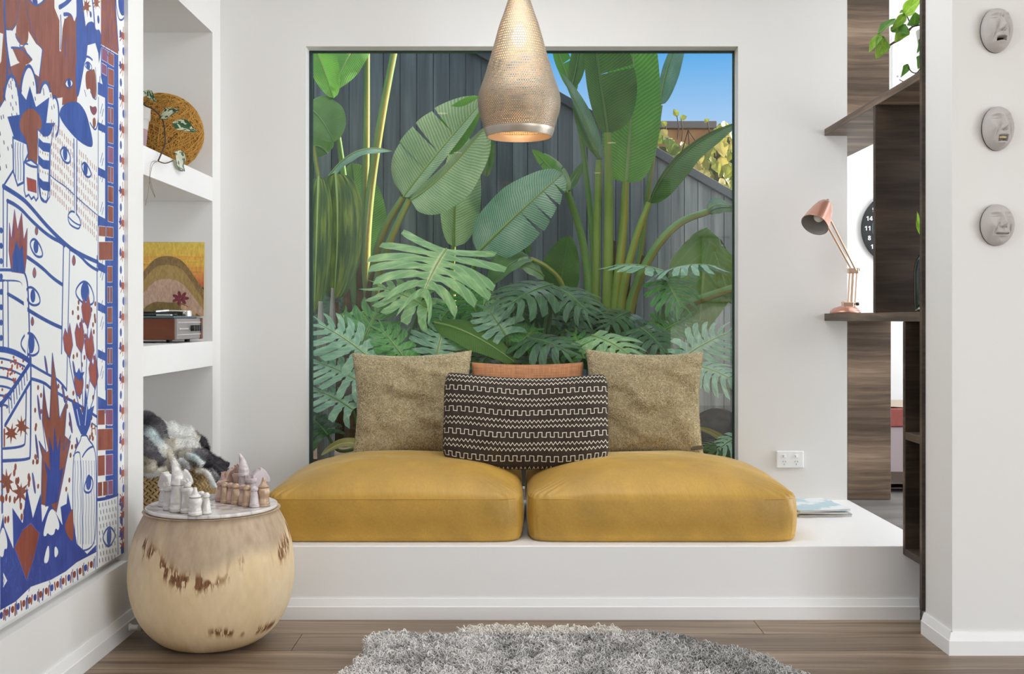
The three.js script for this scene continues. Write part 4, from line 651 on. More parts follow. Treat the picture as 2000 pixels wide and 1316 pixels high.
bananaPlant('clump of bird of paradise at the left of the window with paddle leaves above it', 712, 800, 6.0, [
  [[712, 40, 5.9], [690, 100, 5.8], [646, 176, 5.7], 34, 40, 'mid', [0.1, 0.3, 1], { foldL: 0.1, foldR: 0.1 }],
  [[598, 50, 5.7], [625, 110, 5.7], [652, 192, 5.7], 34, 30, 'mid', [0.2, 0.2, 1]],
  [[596, 205, 5.7], [630, 225, 5.65], [652, 278, 5.6], 50, 34, 'dark', [0.1, 0.4, 1]],
  [[640, 348, 5.8], [690, 272, 5.7], [766, 296, 5.6], 4, 26, 'blue', [0, 0.5, 0.8], { foldR: 0.4, q: 0.7 }],
  [[705, 505, 6.2], [705, 420, 6.2], [686, 318, 6.2], 34, 56, 'dark', [0, 0.1, 1]],
  [[655, 338, 5.7], [664, 440, 5.6], [652, 585, 5.6], 52, 46, 'mottled', [0, 0.2, 1], { q: 0.4, foldL: 0.1, foldR: 0.15 }],
  [[622, 345, 5.65], [618, 460, 5.5], [614, 610, 5.5], 32, 30, 'mottled', [0.1, 0.2, 1], { q: 0.4 }],
  [[640, 300, 6.0], [610, 260, 6.0], [575, 330, 6.0], 40, 40, 'dark', [0, 0.4, 1]],
  [[788, 384, 5.7], [842, 310, 5.6], [944, 196, 5.5], 74, 26, 'silver', [0.1, 0.1, 1], { tearsL: [0.34, 0.52, 0.7], foldL: 0.12, foldR: 0.7 }],
  [[803, 390, 5.65], [868, 352, 5.55], [948, 248, 5.45], 16, 66, 'silver', [0.1, 0.35, 1], { foldL: 0.9, foldR: 0.15 }],
  [[872, 300, 5.62], [905, 255, 5.6], [940, 190, 5.5], 46, 20, 'mid', [0.3, 0.0, 1], { foldL: 0.1, tearsL: [0.6] }],
  [[952, 262, 5.6], [956, 300, 5.6], [950, 345, 5.6], 14, 16, 'dark', [0.2, 0, 1]],
], [
  [[[717, 60, 6.0], [715, 300, 6.0], [710, 470, 6.0], [712, 700, 6.0]], 5.5], [[[776, 70, 6.0], [748, 215, 5.95], [724, 370, 5.95], [714, 500, 5.95], [716, 700, 5.95]], 6.5],
  [[[800, 388, 5.66], [764, 465, 5.75], [738, 545, 5.85], [730, 700, 5.9]], 6], [[[788, 384, 5.7], [750, 450, 5.8], [728, 530, 5.9], [722, 700, 5.95]], 6],
  [[[655, 235, 5.75], [664, 290, 5.8], [680, 420, 5.9], [700, 700, 5.95]], 5], [[[612, 285, 5.8], [622, 345, 5.8], [660, 520, 5.9], [692, 700, 5.95]], 4], [[[705, 500, 6.2], [706, 700, 6.1]], 5],
], [[[[735, 500, 5.9], [722, 600, 5.9], [718, 720, 5.9]], 13], [[[700, 470, 5.95], [703, 600, 5.95], [700, 720, 5.95]], 14], [[[676, 560, 5.85], [684, 640, 5.85], [690, 740, 5.85]], 12], [[[748, 560, 5.8], [738, 640, 5.85], [732, 740, 5.85]], 10], [[[655, 590, 5.7], [660, 700, 5.7], [664, 860, 5.7]], 12], [[[630, 640, 5.65], [632, 740, 5.65], [640, 870, 5.65]], 11], [[[690, 640, 5.6], [688, 740, 5.6], [684, 870, 5.6]], 9]]);
bananaPlant('low bird of paradise in the middle with a broad blue-green leaf leaning right', 960, 780, 5.9, [
  [[887, 482, 6.1], [886, 380, 6.05], [902, 258, 6.0], 30, 50, 'silver', [0, 0.1, 1], { foldL: 0.2, foldR: 0.1 }],
  [[932, 494, 5.7], [1000, 425, 5.6], [1100, 338, 5.5], 60, 60, 'blue', [0.1, 0.3, 1], { tearsR: [0.55, 0.68, 0.8, 0.9], foldL: 0.1, foldR: 0.1, rib: 3.6 }],
  [[1108, 376, 5.7], [1082, 330, 5.65], [1038, 292, 5.6], 18, 20, 'mid', [0.2, 0.6, 1], { tearsL: [0.4, 0.7], tearsR: [0.5], q: 0.8 }],
  [[1110, 372, 5.72], [1098, 335, 5.7], [1060, 300, 5.66], 16, 14, 'silver', [-0.2, 0.6, 1], { tearsR: [0.5] }],
  [[1106, 372, 5.75], [1122, 350, 5.8], [1138, 318, 5.8], 9, 10, 'dark', [0, 0, 1]],
  [[1090, 596, 5.9], [1096, 530, 5.85], [1112, 460, 5.8], 44, 36, 'dark', [0, 0.2, 1], { q: 0.6, p: 0.75 }],
  [[1036, 505, 5.75], [1000, 500, 5.65], [958, 556, 5.55], 26, 34, 'dark', [0, 0.7, 0.8], { foldL: 0.5, foldR: 0.4 }],
  [[1030, 500, 5.8], [1018, 480, 5.8], [1022, 455, 5.8], 14, 16, 'dark', [0.3, 0, 1]],
  [[848, 630, 5.45], [920, 640, 5.35], [1014, 714, 5.3], 30, 34, 'lime', [0, 0.75, 0.7], { q: 0.7, foldL: 0.2, foldR: 0.1 }],
  [[1062, 540, 5.8], [1040, 520, 5.7], [1010, 516, 5.65], 22, 26, 'silver', [0, 0.5, 0.8]],
], [
  [[[886, 480, 6.1], [884, 560, 6.1], [900, 720, 6.0]], 4.5], [[[932, 494, 5.7], [919, 560, 5.8], [920, 720, 5.85]], 4.5], [[[1108, 374, 5.72], [1130, 440, 5.8], [1146, 520, 5.85], [1150, 720, 5.9]], 6],
  [[[1036, 505, 5.75], [1068, 522, 5.75], [1098, 558, 5.8], [1112, 720, 5.85]], 4.5], [[[1090, 594, 5.9], [1088, 720, 5.9]], 4.5], [[[850, 632, 5.45], [838, 720, 5.6], [840, 800, 5.7]], 4],
], []);
bananaPlant('tall bird of paradise right of the lamp with upright paddle leaves reaching the top', 1195, 780, 6.05, [
  [[1122, 180, 6.0], [1098, 130, 6.0], [1076, 60, 5.95], 14, 20, 'mid', [0.2, 0, 1], { tearsR: [0.5] }],
  [[1116, 172, 5.95], [1132, 120, 5.95], [1136, 50, 5.9], 16, 18, 'dark', [-0.2, 0, 1]],
  [[1172, 314, 5.9], [1146, 240, 5.85], [1096, 142, 5.8], 8, 20, 'blue', [-0.3, 0.2, 1], { foldR: 0.3, foldL: 0.8, q: 0.7 }],
  [[1170, 310, 5.88], [1140, 262, 5.9], [1118, 200, 5.9], 12, 10, 'dark', [0.3, 0.1, 1], { q: 0.8 }],
  [[1188, 262, 5.8], [1172, 160, 5.75], [1152, 20, 5.7], 30, 72, 'dark', [0.0, 0, 1], { tearsR: [0.52], foldR: 0.12, foldL: 0.4, rib: 4 }],
  [[1222, 358, 5.95], [1234, 240, 5.95], [1240, 10, 5.9], 54, 60, 'mid', [0.05, 0.05, 1], { foldL: 0.05, foldR: 0.12, rib: 4.4, q: 0.42 }],
  [[1288, 205, 6.2], [1298, 130, 6.2], [1334, 60, 6.15], 10, 26, 'blue', [-0.2, 0.1, 1], { foldR: 0.2 }],
  [[1268, 398, 5.9], [1310, 286, 5.75], [1446, 238, 5.6], 8, 42, 'dark', [0.2, 0.5, 0.9], { foldL: 0.8, foldR: 0.3, q: 0.55, sag: 0.05 }],
  [[1384, 414, 5.9], [1410, 398, 5.85], [1446, 410, 5.8], 8, 18, 'dark', [0, 0.6, 0.8], { q: 0.6 }],
  [[1382, 412, 5.85], [1396, 392, 5.8], [1424, 404, 5.78], 15, 8, 'blue', [0, 0.3, 1], { q: 0.8 }],
  [[1262, 672, 5.5], [1345, 712, 5.4], [1446, 772, 5.3], 26, 30, 'pale', [0.1, 0.5, 0.8], { foldL: 0.3, foldR: 0.1 }],
], [
  [[[1170, 312, 5.9], [1166, 450, 5.95], [1163, 720, 6.0]], 6.5, 'stalkYellow', 9], [[[1187, 258, 5.8], [1189, 400, 5.9], [1184, 720, 6.0]], 7, 'stalkYellow', 12],
  [[[1222, 356, 5.95], [1216, 460, 5.95], [1202, 600, 5.95], [1196, 720, 6.0]], 7, 'stalkYellow', 13], [[[1268, 396, 5.9], [1242, 465, 5.9], [1214, 590, 5.92], [1206, 720, 5.95]], 6, 'stalkYellow', 11],
  [[[1386, 412, 5.9], [1330, 434, 5.88], [1282, 482, 5.88], [1236, 580, 5.9], [1212, 720, 5.95]], 6.5, 'stalk', 12], [[[1290, 206, 6.2], [1272, 330, 6.2], [1250, 500, 6.2], [1220, 720, 6.1]], 4.5], [[[1440, 560, 5.95], [1330, 600, 5.9], [1270, 640, 5.9], [1225, 740, 5.95]], 8, 'stalk', 12], [[[1120, 176, 6.0], [1140, 300, 6.1], [1160, 500, 6.1], [1166, 720, 6.05]], 4.5],
], [[[[1196, 470, 5.98], [1192, 600, 5.98], [1188, 740, 5.98]], 11], [[[1230, 520, 5.97], [1216, 610, 5.97], [1206, 740, 5.97]], 10], [[[1258, 500, 5.97], [1236, 590, 5.97], [1222, 740, 5.97]], 9], [[[1160, 560, 5.98], [1164, 640, 5.98], [1168, 740, 5.98]], 9]]);
// split-leaf plants in front
const SM = {
  silver: plantMat(leafTexture([134, 187, 115], [250, 250, 195], [211, 247, 164], 41), { coat: 0.7, cr: 0.28, bump: 0.001 }),  // sky sheen painted in as a pale silvery tone
  green: plantMat(leafTexture([78, 154, 68], [215, 250, 131], [132, 208, 97], 42), { coat: 0.55, bump: 0.001 }),
  dark: plantMat(leafTexture([43, 87, 44], [125, 185, 87], [72, 131, 63], 43), { coat: 0.8, cr: 0.2, bump: 0.001, through: 0.2 }),
  blueSheen: plantMat(leafTexture([134, 186, 149], [250, 250, 201], [198, 240, 194], 44), { coat: 0.7, cr: 0.25, bump: 0.001 }),  // sky sheen painted in as a pale bluish tone
};
function splitPlant(label, x, D, leaves) {
  const o0 = at(x, 800, D); o0.y = GROUND; const t = thing('monstera', label, 'plant', [o0.x, o0.y, o0.z]), L = (a, b, d) => at(a, b, d).sub(o0);
  for (const [bx, by, bd, tx, ty, td, hw, mat, N, o] of leaves) {
    const n = V3(...N).normalize(), b = L(bx, by, bd), e = L(tx, ty, ty < by - 10 ? bd + 0.08 : td), s = splitLeaf(b, e, px(hw, bd), n, o ?? {});
    const lf = part('leaf', s.geo, SM[mat], t), pts = []; for (let i = 0; i <= 8; i++) pts.push(blend(s.c, i / 8).addScaledVector(n, 0.002));
    part('midrib', tube(pts, px(2.2, bd), 16, 6, px(0.5, bd)), mat === 'dark' ? LM.ribDark : LM.rib, lf);
    const foot = V3(rr(-0.1, 0.1), 0, rr(-0.1, 0.1));
    part('stalk', tube([b, b.clone().add(V3((foot.x - b.x) * 0.15, -0.08, -0.05)), V3(lerp(b.x, foot.x, 0.6), b.y * 0.5, lerp(b.z, foot.z, 0.7)), foot], px(2.8, bd), 24, 7, px(5, bd)), LM.ribDark, t);
  }
}
setSeed(52);
splitPlant('monstera at the left behind the olive cushion, its pale leaves deeply split', 760, 5.7, [
  [872, 486, 5.6, 824, 580, 5.38, 108, 'silver', [0.0, 0.75, 0.75], { lobes: 7, gap: 0.26, join: 0.42, droop: 0.12 }],
  [838, 602, 5.4, 738, 560, 5.15, 46, 'silver', [-0.2, 0.8, 0.7], { lobes: 6, gap: 0.5 }],
  [728, 704, 5.35, 622, 632, 5.2, 52, 'blueSheen', [0.1, 0.7, 0.8], { lobes: 7, gap: 0.55, join: 0.2 }],
  [706, 748, 5.3, 612, 706, 5.15, 44, 'blueSheen', [0.1, 0.8, 0.7], { lobes: 7, gap: 0.6, join: 0.2 }],
  [700, 690, 5.55, 742, 596, 5.45, 52, 'green', [0, 0.5, 0.9], { gap: 0.3 }], [690, 660, 5.7, 668, 612, 5.6, 40, 'green', [0, 0.5, 0.9], {}],
  [690, 800, 5.25, 610, 760, 5.15, 36, 'blueSheen', [0.2, 0.8, 0.7], { gap: 0.6, join: 0.2 }], [790, 700, 5.35, 742, 640, 5.3, 34, 'green', [0, 0.5, 0.8], {}],
  [850, 705, 5.35, 868, 634, 5.2, 56, 'blueSheen', [0, 0.7, 0.7], { lobes: 7, gap: 0.5 }], [800, 640, 5.8, 770, 700, 5.6, 46, 'dark', [0, 0.8, 0.5], {}], [884, 600, 5.7, 850, 640, 5.6, 40, 'green', [0.2, 0.8, 0.5], {}],
  [660, 590, 5.9, 640, 660, 5.8, 40, 'dark', [0, 0.7, 0.7], {}], [640, 850, 5.3, 600, 810, 5.2, 40, 'dark', [0.2, 0.8, 0.6], {}],
]);
splitPlant('monstera in the middle with dark glossy leaves above the orange cushion', 1010, 5.6, [
  [988, 655, 5.35, 948, 596, 5.2, 42, 'blueSheen', [-0.2, 0.6, 0.8], { gap: 0.45 }], [1080, 556, 5.6, 990, 600, 5.3, 56, 'dark', [0, 0.8, 0.55], { lobes: 7, gap: 0.3, join: 0.45 }], [1086, 562, 5.6, 1150, 612, 5.4, 54, 'dark', [0.1, 0.8, 0.5], { lobes: 7, gap: 0.35 }],
  [1030, 660, 5.35, 1112, 690, 5.15, 50, 'dark', [0.1, 0.8, 0.6], { lobes: 6, gap: 0.35 }], [1016, 672, 5.35, 1046, 640, 5.2, 36, 'green', [0, 0.6, 0.8], {}], [930, 610, 5.6, 900, 560, 5.5, 40, 'green', [0, 0.7, 0.6], { gap: 0.5 }], [936, 620, 5.6, 960, 570, 5.6, 34, 'silver', [0, 0.8, 0.5], { gap: 0.5 }],
  [1000, 610, 5.7, 1040, 560, 5.7, 50, 'dark', [0, 0.7, 0.7], {}], [960, 690, 5.5, 930, 730, 5.3, 46, 'dark', [0, 0.9, 0.5], {}], [1080, 700, 5.4, 1000, 730, 5.2, 50, 'dark', [0, 0.9, 0.5], {}], [1120, 640, 5.6, 1170, 690, 5.4, 46, 'dark', [0.1, 0.9, 0.5], {}], [1140, 700, 5.35, 1120, 650, 5.25, 34, 'green', [0, 0.6, 0.8], {}], [905, 650, 5.75, 880, 600, 5.7, 46, 'dark', [0, 0.6, 0.8], {}],
  ...[...Array(12)].map((_, i) => { const x = 880 + i * 24 + rr(-10, 10), y = rr(610, 700); return [x, y - 34, rr(5.75, 6.0), x + rr(-26, 26), y + 22, rr(5.55, 5.7), rr(40, 56), i % 4 === 1 ? 'green' : 'dark', [rr(-0.3, 0.3), 0.8, 0.6], { gap: 0.4 }]; }),
]);
splitPlant('monstera at the right behind the olive cushion under a big silvery leaf', 1270, 5.7, [
  [1304, 530, 5.7, 1398, 520, 5.45, 46, 'blueSheen', [0.05, 1, 0.12], { lobes: 7, gap: 0.4, droop: 0.5 }], [1296, 530, 5.7, 1200, 518, 5.5, 30, 'blueSheen', [-0.05, 1, 0.12], { lobes: 6, gap: 0.4, droop: 0.5 }], [1300, 545, 5.75, 1330, 600, 5.6, 44, 'green', [0, 0.4, 0.9], {}],
  [1156, 655, 5.35, 1240, 702, 5.1, 44, 'silver', [0.05, 0.75, 0.7], { lobes: 6, gap: 0.22, join: 0.5 }], [1330, 700, 5.35, 1424, 650, 5.2, 50, 'blueSheen', [0.1, 0.75, 0.7], { lobes: 8, gap: 0.5, join: 0.2 }], [1350, 712, 5.3, 1446, 752, 5.1, 44, 'blueSheen', [0.1, 0.8, 0.6], { lobes: 8, gap: 0.5, join: 0.2 }],
  [1250, 640, 5.6, 1300, 690, 5.4, 44, 'dark', [0, 0.8, 0.6], {}], [1230, 610, 5.8, 1180, 640, 5.6, 46, 'dark', [0, 0.8, 0.6], {}], [1290, 650, 5.7, 1350, 620, 5.6, 46, 'green', [0, 0.6, 0.8], {}], [1260, 690, 5.4, 1210, 720, 5.2, 46, 'dark', [0, 0.9, 0.5], {}], [1300, 720, 5.5, 1360, 740, 5.3, 50, 'dark', [0, 0.9, 0.5], {}],
  [1440, 880, 5.1, 1376, 870, 5.0, 34, 'dark', [-0.1, 0.9, 0.5], { gap: 0.5 }], [1450, 850, 5.05, 1400, 880, 5.0, 30, 'blueSheen', [0, 0.9, 0.4], { gap: 0.5 }],
]);
{ // broad heart-leaved plant
  const o0 = at(1352, 790, 6.05); o0.y = GROUND; const t = thing('elephant_ear', 'broad heart-leaved plant against the fence at the right', 'plant', [o0.x, o0.y, o0.z]), L = (a, b, d) => at(a, b, d).sub(o0);
  const hm = plantMat(leafTexture([128, 176, 66], [190, 210, 120], [160, 196, 90], 61), { through: 0.6, coat: 0.2 });
  for (const [a, b, c, d, w, nz] of [[1378, 478, 1366, 662, 150, 1], [1392, 480, 1430, 590, 70, 0.8]]) part('leaf', heartLeaf(L(a, b, 6.1), L(c, d, 5.95), px(w, 6), V3(0.05, 0.2, nz), { fold: 0.12, droop: 0.06, lobe: 0.2 }), hm, t);
  for (const q of [[[1376, 520, 6.15], [1352, 600, 6.15], [1350, 760, 6.1]], [[1394, 500, 6.2], [1380, 620, 6.2], [1360, 760, 6.12]]]) part('stalk', tube(q.map((p) => L(...p)), px(3, 6), 24, 8, px(5, 6)), LM.stalk, t);
}
for (const [b, m, e, w, label] of [[[1480, 940, 5.12], [1424, 846, 5.1], [1362, 836, 5.08], 11, 'yellowing strap leaf lying low at the right end of the window'], [[740, 940, 5.15], [706, 820, 5.12], [626, 890, 5.1], 13, 'yellow-brown strap leaf lying low at the left end of the window']]) {
  const c = [at(...b), at(...m), at(...e)]; solo('fallen_leaf', paddleLeaf(c, px(w, 5.1), px(w, 5.1), V3(0, 0.7, 0.7), { foldL: 0.3, foldR: 0.3 }), LM.yellow, label, 'leaf');
}
setSeed(6);
for (const [x, y, h, w, a, label] of [[626, 588, 100, 22, 0.06, 'grey dried leaf sheath standing at the left edge of the window'], [650, 562, 92, 18, -0.05, 'pale dried leaf sheath standing beside the mottled leaf'], [700, 640, 90, 16, 0.1, 'short dried leaf sheath in front of the stalks']]) {
  const c = at(x, y, 5.45 + (x > 640 ? 0.12 : 0)), hh = px(h, 5.45), ww = px(w, 5.45); solo('dry_sheath', grid(6, 16, (u, v) => V3(c.x + (u - 0.5) * ww * (0.35 + 0.65 * Math.min(1, v * 3)) + a * hh * v, lerp(c.y, GROUND, v * 1.0), c.z - 0.02 * Math.cos((u - 0.5) * 3) + 0.02 * v)), LM.dry, label, 'dry leaf');
}
{ // boulder
  const c = at(1400, 832, 5.5), r = px(64, 5.5), g = new THREE.IcosahedronGeometry(1, 5), p = g.attributes.position; for (let i = 0; i < p.count; i++) { const q = V3(p.getX(i), p.getY(i), p.getZ(i)), k = r * (1 + 0.16 * (fbm3(q.x * 1.6 + 5, q.y * 1.6, q.z * 1.6, 4, 3) - 0.5)); p.setXYZ(i, q.x * k, q.y * k * 0.95, q.z * k); }
  const q = BGU.mergeVertices(g.deleteAttribute('uv').deleteAttribute('normal')); q.computeVertexNormals(); q.translate(c.x, GROUND + r * 0.75, c.z);
  tintBy(q, (x, y, z) => { const n = fbm3(x * 30, y * 30, z * 30, 4, 7); return new THREE.Color(0.06 + n * 0.16, 0.07 + n * 0.17, 0.08 + n * 0.17); });
  solo('boulder', q, std({ vertexColors: true, roughness: 0.9 }), 'rounded dark grey boulder in the garden at the right end of the window', 'boulder');
}
// beyond the fence: creeper over a terracotta coloured wall box
{
  const D = 8.6, a = at(1284, 292, D), b = at(1392, 237, D), t = thing('brick_pier', 'tan rendered pier with a grey coping beyond the fence', 'pier', [a.x, 0, a.z]);
  const W = b.x - a.x;
  part('shaft', rbox(0, W, 0, b.y - 0.06, -0.5, 0, 0.01), std({ map: dataTexture(128, 128, (u, v) => { const n = fbm2(u * 12, v * 12, 4, 5, 12, 12); return [150 + n * 50, 108 + n * 40, 70 + n * 30]; }), roughness: 0.95 }), t);
  part('coping', rbox(-0.03, W + 0.03, b.y - 0.06, b.y, -0.53, 0.03, 0.008), std({ color: col('#77706c'), roughness: 0.8 }), t);
  const D2 = 8.1, iv = thing('creeper', 'sunlit yellow-green creeper spilling over beyond the fence at upper right', 'climbing plant', [1.7, 0, ZC - D2]), L = (x, y, d) => at(x, y, d).sub(V3(1.7, 0, ZC - D2));
  setSeed(19);
  const lm = [plantMat(leafTexture([150, 158, 52], [196, 196, 110], [186, 186, 80], 71), { through: 0.55, coat: 0.2 }), plantMat(leafTexture([112, 138, 48], [170, 184, 96], [148, 166, 66], 72), { through: 0.55, coat: 0.2 }), plantMat(leafTexture([190, 176, 92], [214, 204, 140], [204, 190, 110], 73), { through: 0.5, coat: 0.2 })];
  const top = (x) => 262 - 14 * Math.sin(x * 0.045) + (x > 1390 ? -8 : 12);
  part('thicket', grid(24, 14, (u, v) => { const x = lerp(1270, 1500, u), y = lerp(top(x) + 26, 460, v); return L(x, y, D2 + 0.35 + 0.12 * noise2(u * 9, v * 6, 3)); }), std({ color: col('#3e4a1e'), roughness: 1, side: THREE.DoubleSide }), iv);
  for (let i = 0; i < 6; i++) { const x = 1290 + i * 26; part('stem', tube([L(x, 400, D2 + 0.2), L(x + rr(-20, 20), 320, D2 + 0.1), L(x + rr(-30, 30), 250 + rr(-10, 20), D2)], 0.008, 16, 5, 0.004), M.stemDark, iv); }
  for (let i = 0; i < 190; i++) { const x = rr(1282, 1462), y = top(x) + Math.pow(rnd(), 1.1) * 150 + rr(-8, 0), d = D2 + rr(-0.12, 0.3), s = rr(15, 30), ang = rr(-2.4, -0.7) + Math.PI; part('leaf', heartLeaf(L(x, y, d), L(x + Math.cos(ang) * s * 0.9, y + Math.abs(Math.sin(ang)) * s, d - rr(0, 0.06)), px(s, d), V3(rr(-0.5, 0.7), rr(0.2, 0.9), rr(0.4, 1)), { droop: 0.1 }), lm[Math.floor(rnd() * 3)], iv); }
  for (const [x, y, x2, y2] of [[1322, 226, 1316, 212], [1330, 232, 1342, 226], [1382, 238, 1376, 232], [1300, 246, 1292, 236]]) { part('leaf', heartLeaf(L(x, y, D2), L(x2, y2, D2), px(14, D2), V3(0, 0.3, 1), {}), lm[0], iv); part('stem', tube([L(x, y, D2), L(x + 3, y + 22, D2 + 0.05), L(x + 1, y + 46, D2 + 0.1)], 0.004, 10, 5), M.stemDark, iv); }
}
// ---------------------------------------------------------------- seat cushions, scatter cushions
const velvetTex = dataTexture(512, 512, (u, v) => { const a = fbm2(u * 5, v * 5, 4, 3, 5, 5), b = noise2(u * 170, v * 170, 9, 170, 170); const t = 0.86 + 0.22 * (a - 0.5) + 0.05 * (b - 0.5); return [216 * t, 167 * t, 60 * t]; });
velvetTex.repeat.set(1.6, 1.6);
M.velvet = phys({ map: velvetTex, roughness: 0.55, sheen: 1.0, sheenColor: new THREE.Color(1.0, 0.92, 0.56), sheenRoughness: 0.34, clearcoat: 0.4, clearcoatRoughness: 0.55 });
function boxCushion(W, Dp, Hs, crown, sd) {                // box cushion with a crowned top, a seam and soft puckered corners
  const prof = [], N = 96;
  const ring = (s, t) => { // superellipse outline, s = angle, t scales
    const a = s * Math.PI * 2, c = Math.cos(a), q = Math.sin(a), e = 0.16;
    return [Math.sign(c) * Math.pow(Math.abs(c), e) * t, Math.sign(q) * Math.pow(Math.abs(q), e) * t];
  };
  const pts = (k, s) => { // k: 0 bottom centre .. 1 top centre
    let t, y;
    if (k < 0.1) { t = k / 0.1 * 0.97; y = 0; }
    else if (k < 0.18) { const a = (k - 0.1) / 0.08 * Math.PI / 2; t = 0.97 + 0.03 * Math.sin(a); y = 0.02 * (1 - Math.cos(a)); }
    else if (k < 0.42) { const a = (k - 0.18) / 0.24; t = 1 + 0.012 * Math.sin(a * Math.PI); y = lerp(0.02, Hs, a); }
    else { const a = (k - 0.42) / 0.58; t = 1 - Math.pow(a, 0.94) * 1; const [x, z] = ring(s, t); const bx = Math.abs(x), bz = Math.abs(z); y = Hs + crown * Math.pow(1 - Math.pow(bx, 2.6), 0.62) * Math.pow(1 - Math.pow(bz, 2.6), 0.62) ; }
    return [t, y];
  };
  const g = grid(N * 2, 120, (s, k) => {
    const [t, y0] = pts(k, s), [x, z] = ring(s, t); let y = y0;
    const corner = Math.pow(Math.min(Math.abs(x), Math.abs(z)), 6);
    let X = x * W / 2, Z = z * Dp / 2;
    const n = fbm2(X * 6 + sd * 9, Z * 6 + 40, 3, sd) - 0.5;
    if (k > 0.42) y += 0.012 * n * Math.min(1, (k - 0.42) * 6) - 0.0012 * Math.exp(-(((k - 0.425) / 0.008) ** 2)) + 0.006 * corner * Math.sin(s * 160) * smooth(0.6, 0.44, k);
    if (k > 0.16 && k < 0.44) { const ar = s * W * 4; const wob = 0.004 * (fbm2(s * 60, y * 14 + sd, 3, sd + 4) - 0.5) + 0.006 * (fbm2(s * 20, 3 + sd, 2, sd + 8) - 0.5); const dr = -0.001 * Math.exp(-(((k - 0.42) / 0.012) ** 2)); const l = Math.hypot(x, z); X += x / l * (wob + dr); Z += z / l * (wob + dr); }
    return V3(X, y, Z);
  }, true);
  const p = g.attributes.position, uv = g.attributes.uv; for (let i = 0; i < p.count; i++) uv.setXY(i, p.getX(i) + p.getY(i) * 0.3, p.getZ(i) + p.getY(i));
  const idx = g.index.array; for (let i = 0; i < idx.length; i += 3) { const q = idx[i + 1]; idx[i + 1] = idx[i + 2]; idx[i + 2] = q; } g.computeVertexNormals();
  const seam = []; for (const [h, k] of [[Hs - 0.001, 1], [0.018, 1]]) { const l = []; for (let i = 0; i <= 160; i++) { const [x, z] = ring(i / 160, k); const y = h; l.push(V3(x * W / 2 * 0.998, y, z * Dp / 2 * 0.998)); } seam.push(new THREE.TubeGeometry(new THREE.CatmullRomCurve3(l, false), 240, 0.0011, 5)); }
  return { body: g, seam: merge(seam) };
}
{
  const zc = ZB - 0.055 - 0.42;
  for (const [x0, x1, sd, label] of [[-0.885, 0.030, 1, 'mustard yellow velvet seat cushion at the left, next to the stump stool'], [0.050, 1.010, 2, 'mustard yellow velvet seat cushion at the right, next to the magazines']]) {
    const t = thing('seat_cushion', label, 'cushion', [(x0 + x1) / 2, BENCH + 0.0005, zc], 0, 'velvet seat cushions on the bench'), c = boxCushion(x1 - x0, 0.84, 0.152, 0.105, sd);
    part('cover', c.body, M.velvet, t); part('piping', c.seam, M.velvet, t);
  }
}
function pillow(W, Hh, T, o = {}) {                         // stands upright: face towards +z
  const f = (u, v, side) => {
    const x = u * 2 - 1, y = v * 2 - 1, e = o.ear ?? 0.06, n = (fbm2(x * 2.4 + (o.sd ?? 0) * 7, y * 2.4 + side * 5, 3, o.sd ?? 1) - 0.5);
    const rc = 1 - (o.round ?? 0) * Math.pow(Math.abs(x * y), 5), X = x * W / 2 * rc * (1 - e * (1 - y * y)), Y = rc * y * Hh / 2 * (1 - e * 1.1 * (1 - x * x)), th = Math.pow((1 - Math.pow(Math.abs(x), 2.2)) * (1 - Math.pow(Math.abs(y), 2.2)), 0.48);
    return V3(X, Y - (o.dip ?? 0) * (1 - x * x), side * (T / 2 * th * (1 + 0.25 * n * (o.lump ?? 1)) + 0.004 * (1 - th) + (o.wr ?? 0) * th * Math.sin(y * 9 + x * 5 + n * 8) * 0.3));
  };
  const a = grid(64, 64, (u, v) => f(u, v, 1)), b = grid(64, 64, (u, v) => f(1 - u, v, -1));
  const edge = []; for (let i = 0; i < 256; i++) { const k = i / 64, q = k % 1; edge.push(k < 1 ? [q, 0] : k < 2 ? [1, q] : k < 3 ? [1 - q, 1] : [0, 1 - q]); }
  const rim = grid(256, 2, (u, v) => { const [x, y] = edge[Math.round(u * 256) % 256]; const p = f(x, y, 1), q = f(x, y, -1); const r = p.clone().lerp(q, v); const out = 1 + 0.006 * Math.sin(v * Math.PI); r.x *= out; r.y *= out; return r; });
  return BGU.mergeVertices(merge([a, b, rim]), 1e-5);
}
const furMap = (s, base, dk) => dataTexture(1024, 1024, (u, v) => { const a = fbm2(u * 90, v * 90, 3, s, 90, 90), b = fbm2(u * 5, v * 5, 4, s + 9, 5, 5), c = noise2(u * 260, v * 260, s + 3, 260, 260); const t = clamp((a - 0.34) * 2.2) * 0.8 + 0.2 * c + 0.5 * (b - 0.5); return [0, 1, 2].map((i) => lerp(dk[i], base[i], clamp(t))); });
M.fleece = (() => { const t = furMap(5, [206, 190, 150], [144, 126, 90]); return phys({ map: t, bumpMap: t, bumpScale: 0.006, roughness: 1, sheen: 0.5, sheenColor: new THREE.Color(0.5, 0.44, 0.3), sheenRoughness: 0.8 }); })();
